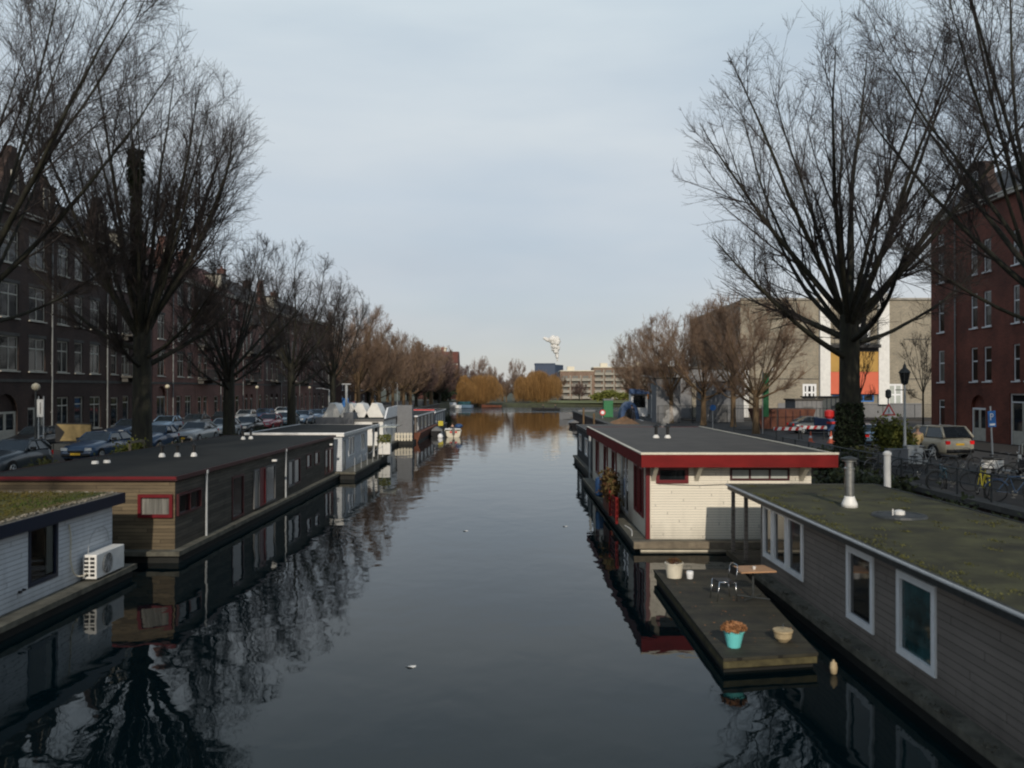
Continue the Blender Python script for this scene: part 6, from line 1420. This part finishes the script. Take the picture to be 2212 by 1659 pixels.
w = MB(); w.box(24.5, 63.3, ZL + 1.4, 25.6, 65, ZL + 2.1); w.build('cab', M['car_glass'], mc, bevel=.05)
for x in (24.15, 25.45):
    w = MB(); w.tube((x - .12, 63.2, ZL + .34), (x + .12, 63.2, ZL + .34), .34, n=16); o = w.build('wheel', M['rubber'], mc); w = MB(); w.tube((x - .125, 63.2, ZL + .34), (x + .125, 63.2, ZL + .34), .18, n=12); w.build('rim', M['white_paint'], o)
# sand heap
hp = MB(); hr = np.random.default_rng(3); nA, nR = 40, 12
rg = []
for i in range(nR + 1):
    f_ = i / nR
    rg.append([hp.vert((11.7 + f_*1.75*math.cos(2*PI*j/nA)*(1 + .12*math.sin(3*2*PI*j/nA)), 86.5 + f_*4.2*math.sin(2*PI*j/nA), ZL - .05 + .85*(1 - f_)**.9*(1 + .12*math.sin(j*1.1 + i)) if i < nR else ZL - .05)) for j in range(nA)])
for a_, b_ in zip(rg, rg[1:]):
    for j in range(nA): k = (j + 1) % nA; hp.f.append([a_[j], b_[j], b_[k], a_[k]]); hp.mi.append(0)
tag(hp.build('sand_heap', M['sand'], smooth=True), 'orange-brown heap of sand on the quay behind the red boat', 'sand heap')
def tent(x, y, label, L_=2.6, m='blue_tarp', opening=True):
    t_ = thing('arched_tent', label, 'tent', (x, y, ZL + .02)); n = 10; w = MB()
    prof = lambda r_, dz: [(r_*math.cos(PI*i/n), dz*math.sin(PI*i/n)) for i in range(n + 1)]
    a = prof(1.15, 2.15)
    for (x1, z1), (x2, z2) in zip(a, a[1:]):
        w.face([(x1, 0, z1), (x1, L_, z1), (x2, L_, z2), (x2, 0, z2)])
        b1 = (x1*.62, z1*.62); b2 = (x2*.62, z2*.62); w.face([(x1, 0, z1), (x2, 0, z2), (b2[0], .0, b2[1]), (b1[0], 0, b1[1])])
    w.face([(x_, L_, z_) for x_, z_ in a]); w.build('canvas', M[m], t_, world=False)
    w = MB(); w.face([(x_*.63, .05, z_*.63) for x_, z_ in a]); w.build('opening', M['black'], t_, world=False)  # flat black sheet painted as the shade inside the tent
tent(14.3, 101, 'blue arched tarpaulin tent with dark opening on the quay'); tent(18.3, 99, 'grey-blue arched cover right of the quay road', 2.2, 'grey_panel')
w = MB(); w.box(11.9, 108, ZL + .02, 13.1, 109.2, ZL + 2.2); t_ = thing('portable_toilet', 'green portable toilet cabin left of the blue tent', 'cabin', (12.5, 108, ZL)); w.build('cabin', M['green_paint'], t_)
w = MB(); w.box(11.85, 107.95, ZL + 2.2, 13.15, 109.25, ZL + 2.4); w.build('roof', M['grey_panel'], t_); w = MB(); w.box(12.1, 107.96, ZL + .1, 12.9, 107.996, ZL + 2.0); w.build('door', M['green_paint'], t_)
t_ = thing('flag_banner', 'tall green banner on a pole beside the nearest street tree', 'banner', (20.6, 68.5, ZL)); w = MB(); w.tube((20.6, 68.5, ZL), (20.6, 68.5, ZL + 5.2), .04); w.build('pole', M['pipe_grey'], t_); w = MB(); w.box(20.65, 68.48, ZL + 1.4, 21.1, 68.52, ZL + 5.0); w.build('cloth', M['green_paint'], t_)
t_ = thing('kiosk', 'small white and blue kiosk at the far end of the right street', 'kiosk', (16.6, 112, ZL)); w = MB(); w.box(16.0, 112, ZL + .02, 18.2, 114, ZL + 3.6); w.build('wall', M['frame_white'], t_); w = MB(); w.box(15.7, 111.4, ZL + 3.0, 18.3, 111.99, ZL + 3.7); w.build('awning', M['blue_tarp'], t_); w = MB(); w.box(16.3, 111.93, ZL + 1.2, 17.9, 111.99, ZL + 2.8); w.build('window', M['glass'], t_)
# white line on the quay road
w = MB(); w.face([(15.0, 96, ZL + .026), (15.2, 96, ZL + .026), (15.9, 118, ZL + .026), (15.7, 118, ZL + .026)]); struct('road_marking', w, M['frame_white'])

# ------------------------------------------------------------------ people
def skin_body(name, joints, edges, mtl, parent, lvl=1):
    me = bpy.data.meshes.new(name); me.from_pydata([j[:3] for j in joints], edges, []); me.materials.append(mtl)
    o = bpy.data.objects.new(name, me); col.objects.link(o); o.parent = parent
    s = o.modifiers.new('skin', 'SKIN'); s.use_smooth_shade = True
    if not me.skin_vertices: me.attributes
    d = me.skin_vertices[0].data
    for i, j in enumerate(joints): d[i].radius = (j[3], j[4] if len(j) > 4 else j[3]); d[i].use_root = (i == 0)
    u_ = o.modifiers.new('sub', 'SUBSURF'); u_.levels = lvl; u_.render_levels = lvl
    return o
def person(label, x, y, z, rz, coat='coat_beige', legs='cloth_dark', hair='hair_grey', pose='stand', scale=1.0, bend=0.0):
    t_ = thing('person', label, 'person', (x, y, z), rz); t_.scale = (scale,)*3
    sit = pose == 'sit'; hz_ = .45 if sit else .92
    f = -1                                               # local front is -y
    up = lambda h, k=0: (k, f*bend*h, hz_ + h)
    kneeL, kneeR, anL, anR = ((-.12, f*.42, .46), (.12, f*.42, .46), (-.12, f*.45, .06), (.12, f*.45, .06)) if sit else ((-.11, f*.06, .48), (.11, f*.10, .48), (-.11, .03, .07), (.12, f*.16, .07))
    sh = .50; arm = ((-.21, sh - .26, -.05), (.21, sh - .26, -.05))
    J = [(*up(0), .13, .10), (*up(.25), .13, .10), (*up(sh), .12, .08), (*up(.60), .05), (*up(.70), .075, .09), (*up(.79), .075, .09),
         (-.10, 0, hz_ - .05, .085), (*kneeL, .055), (*anL, .04), (anL[0], anL[1] + f*.16, .035, .035, .03), (.10, 0, hz_ - .05, .085), (*kneeR, .055), (*anR, .04), (anR[0], anR[1] + f*.16, .035, .035, .03),
         (-.20, f*bend*sh, hz_ + sh - .03, .055), (-.25, f*(bend*.3 + .04), hz_ + .22, .042), (-.22, f*(bend*.3 + .22), hz_ + .04, .032), (-.22, f*(bend*.3 + .30), hz_ + .0, .025),
         (.20, f*bend*sh, hz_ + sh - .03, .055), (.25, f*(bend*.3 + .04), hz_ + .22, .042), (.22, f*(bend*.3 + .22), hz_ + .04, .032), (.22, f*(bend*.3 + .30), hz_ + .0, .025)]
    E_ = [(0,1),(1,2),(2,3),(3,4),(4,5),(0,6),(6,7),(7,8),(8,9),(0,10),(10,11),(11,12),(12,13),(2,14),(14,15),(15,16),(16,17),(2,18),(18,19),(19,20),(20,21)]
    skin_body('body', J, E_, M['skin'], t_, 2)
    cj = [(*J[0][:3], .165, .13), (*J[1][:3], .16, .13), (*J[2][:3], .15, .11), (*J[14][:3], .075), (*J[15][:3], .062), (*J[16][:3], .05), (*J[18][:3], .075), (*J[19][:3], .062), (*J[20][:3], .05), (0, f*-.0, hz_ - (.18 if not sit else .02), .18, .14)]
    skin_body('coat', cj, [(0,1),(1,2),(2,3),(3,4),(4,5),(2,6),(6,7),(7,8),(0,9)], M[coat], t_, 2)
    lj = [(0, 0, hz_ - .02, .12, .10), (*J[6][:3], .10), (*J[7][:3], .068), (J[8][0], J[8][1], J[8][2] + .05, .055), (*J[10][:3], .10), (*J[11][:3], .068), (J[12][0], J[12][1], J[12][2] + .05, .055)]
    skin_body('trousers', lj, [(0,1),(1,2),(2,3),(0,4),(4,5),(5,6)], M[legs], t_, 2)
    hx, hy, hzz = J[5][:3]
    w = MB(); w.lathe([(.105, -.05), (.122, .02), (.11, .09), (.07, .13), (.01, .145)], (hx, hy + .02, hzz), 14); w.build('hair', M[hair], t_, world=False, smooth=True)
    for s in (-1, 1):
        w = MB(); w.box(anL[0]*s*-1 - .05 if s < 0 else anR[0] - .05, (anL if s < 0 else anR)[1] - .20, 0, (anL[0] if s < 0 else anR[0]) + .05, (anL if s < 0 else anR)[1] + .07, .085) if False else w.prism([((anL if s < 0 else anR)[0] - .05, 0), ((anL if s < 0 else anR)[0] + .05, 0), ((anL if s < 0 else anR)[0] + .04, .09), ((anL if s < 0 else anR)[0] - .04, .09)], (anL if s < 0 else anR)[1] - .21, (anL if s < 0 else anR)[1] + .07)
        w.build('shoe', M['black'], t_, world=False)
    return t_
person('man in a beige coat standing with his back turned beside the off-roader', 19.9, 40.9, ZL + .1, R(175))
person('small dark figure bending before the blue tent', 14.2, 97.5, ZL + .02, R(200), 'cloth_dark', 'cloth_dark', 'hair', bend=.5)

# ------------------------------------------------------------------ small boats
def small_boat(label, x, y, rz, L_, W, fb, m, inner='wood_grey', name='motorboat', cat='boat', extra=None):
    t_ = thing(name, label, cat, (x, y, 0), rz); w = MB(); n = 10; rings = []
    for i in range(n + 1):
        s = i / n; yy = (s - .5) * L_; k = (math.sin(PI * min(1, (1 - s) * .5 + .5 * (1 - s) ** .4 * 1.0) / 2)) if s > .0 else 1
        k = min(1, 1.25 * (1 - s**3.2)) * (.82 + .18*math.sin(PI*min(s*1.6, 1))) + .02; hb = fb * (1 + .35 * s**3)
        ww = W / 2 * k
        rings.append([w.vert(p) for p in ((-ww, yy, hb), (-ww*.86, yy, .08), (-ww*.4, yy, -.12), (ww*.4, yy, -.12), (ww*.86, yy, .08), (ww, yy, hb), (ww*.88, yy, hb - .02), (ww*.8, yy, .1), (-ww*.8, yy, .1), (-ww*.88, yy, hb - .02))])
    for a_, b_ in zip(rings, rings[1:]):
        for i in range(10): j = (i + 1) % 10; w.f.append([a_[i], a_[j], b_[j], b_[i]]); w.mi.append(0)
    r0 = rings[0]; w.f.append([r0[i] for i in (0, 1, 2, 3, 4, 5)][::-1]); w.mi.append(0)
    w.build('hull', M[m], t_, world=False, smooth=False)
    w = MB(); w.box(-W*.4, -L_*.12, .34, W*.4, -L_*.04, .38); w.box(-W*.36, L_*.2, .36, W*.36, L_*.27, .40); w.box(-W*.4, -L_*.42, .34, W*.4, -L_*.34, .38); w.build('seat', M[inner], t_, world=False)
    return t_
b1 = small_boat('cream motorboat with red stern panel and grey outboard, seen from behind', -6.9, 97, R(6), 4.6, 2.0, .72, 'cream_paint')
w = MB(); w.box(-.42, -2.34, .50, .42, -2.305, .68); w.build('red_band', M['red_sign'], b1, world=False)
w = MB(); w.box(-.16, -2.55, .35, .16, -2.32, 1.05); w.box(-.05, -2.5, -.3, .05, -2.4, .35); w.build('outboard_motor', M['frame_grey'], b1, world=False, bevel=.04)
w = MB(); w.box(-.9, -.2, .78, .9, .9, .86); w.box(-.9, .8, .5, -.85, .9, .8); w.box(.85, .8, .5, .9, .9, .8); w.build('windshield', M['frame_white'], b1, world=False)
person('person in a dark coat sitting in the cream motorboat', -6.95, 97.3, .25, R(186), 'cloth_dark', 'cloth_dark', 'hair', 'sit', .95)
w = MB(); w.lathe([(.1, 0), (.42, .12), (.5, .3), (.3, .5), (.05, .55)], (-6.25, 98.0, .86), 14); tag(w.build('boat_cover', M['blue_tarp'], smooth=True), 'bundled blue tarpaulin on the bow of the cream motorboat', 'tarpaulin')
b2 = small_boat('dark tender with grey canvas cover moored beside the rusty hull', -9.0, 99, R(4), 4.6, 1.5, .62, 'black_gloss', name='tender')
w = MB(); w.prism([(-.74, .60), (.74, .60), (.1, .98), (-.1, .98)], -1.9, 1.5); w.build('cover', M['grey_panel'], b2, world=False)
w = MB(); w.lathe([(.02, -.3), (.25, -.2), (.32, .05), (.2, .3), (.05, .36)], (-8.05, 93.6, .12), 14); tag(w.build('mooring_buoy', M['frame_white'], smooth=True), 'white mooring buoy floating beside the tender', 'buoy')
w = MB(); w.box(-9.2, 104, .9, -8.6, 104.06, 1.5); t_ = thing('yellow_sign', 'small yellow board on a pole by the dark tender', 'sign', (-8.9, 104, 0)); w.build('panel', M['yellow'], t_); w = MB(); w.tube((-8.9, 104.1, -.5), (-8.9, 104.1, 1.5), .03); w.build('pole', M['iron'], t_)
b3 = small_boat('white small cruiser moored at the far left bank', -18.0 + .6, 236, R(70), 6, 2.2, .9, 'frame_white'); w = MB(); w.prism([(-.9, .9), (.9, .9), (.5, 1.7), (-.5, 1.7)], -1.5, 1.2); w.build('cabin', M['frame_white'], b3, world=False)
b4 = small_boat('teal covered small boat next to the white cruiser at the far left bank', -14.0, 240, R(75), 5.5, 2.3, .9, 'car_paleblue'); w = MB(); w.prism([(-1.0, .9), (1.0, .9), (.3, 1.9), (-.3, 1.9)], -2.2, 1.6); w.build('cover', M['glass_teal'], b4, world=False)
b5 = small_boat('long dark rowing boat out on the bright water with two rowers', 8.6, 212, R(88), 7.2, 1.2, .55, 'black', name='rowing_boat')
person('rower sitting toward the left of the rowing boat', 7.9, 212, .3, R(90), 'cloth_dark', 'cloth_dark', 'hair', 'sit'); person('rower sitting toward the right of the rowing boat', 11.0, 212, .3, R(90), 'cloth_dark', 'cloth_dark', 'hair', 'sit')
b6 = small_boat('brown small boat beneath the left willow', -6.0, 246, R(85), 6, 1.6, .7, 'rust')
b7 = small_boat('dark boat with blue-grey cover moored at the end of the right quay', 9.0, 122, R(2), 5, 1.6, .6, 'black_gloss'); w = MB(); w.prism([(-.78, .6), (.78, .6), (.1, .95), (-.1, .95)], -2, 1.6); w.build('cover', M['grey_panel'], b7, world=False)
b8 = small_boat('white dinghy moored at the right quay before the covered dark boat', 9.1, 108, R(-3), 4, 1.4, .55, 'white_paint')
b9 = small_boat('grey barge moored beyond the right quay', 13.0, 150, R(80), 9, 2.4, .9, 'grey_panel'); w = MB(); w.box(-1, -2, .9, 1, 1, 1.7); w.build('cabin', M['grey_panel'], b9, world=False)
for y in (96.0, 110.0):
    w = MB(); w.lathe([(.14, -1), (.12, 2.6 if y < 100 else 2.9), (.02, 2.75 if y < 100 else 3.05)], (9.45, y, 0), 10); tag(w.build('mooring_pole', M['bark_warm']), 'brown mooring pole at the right quay, ' + ('nearer' if y < 100 else 'farther') + ' of two', 'post')
# leaves floating on the water
for k, (px, py) in enumerate(((888, 1440), (1005, 1147), (1220, 1137), (1270, 958))):
    d_ = CAM_Z*1800/(py - 840); x_ = (px - 1106)/1800*d_
    w = MB(); n_ = 9; pts = [(.10*math.cos(2*PI*i/n_)*(1 + .3*math.sin(i*2.1 + k)), .05*math.sin(2*PI*i/n_), .012 + .012*math.sin(i*1.3)) for i in range(n_)]
    w.M = Matrix.Translation((x_, d_, 0)); w.face(pts); w.face([(p_[0]*.8, p_[1]*.8, p_[2] - .008) for p_ in pts][::-1])
    tag(w.build('floating_leaf', M['white_paint']), 'pale leaf floating on the water, ' + ('nearest to the camera', 'left of the middle of the canal', 'toward the red boat', 'farthest, beside the dark grey houseboat')[k], 'leaf')
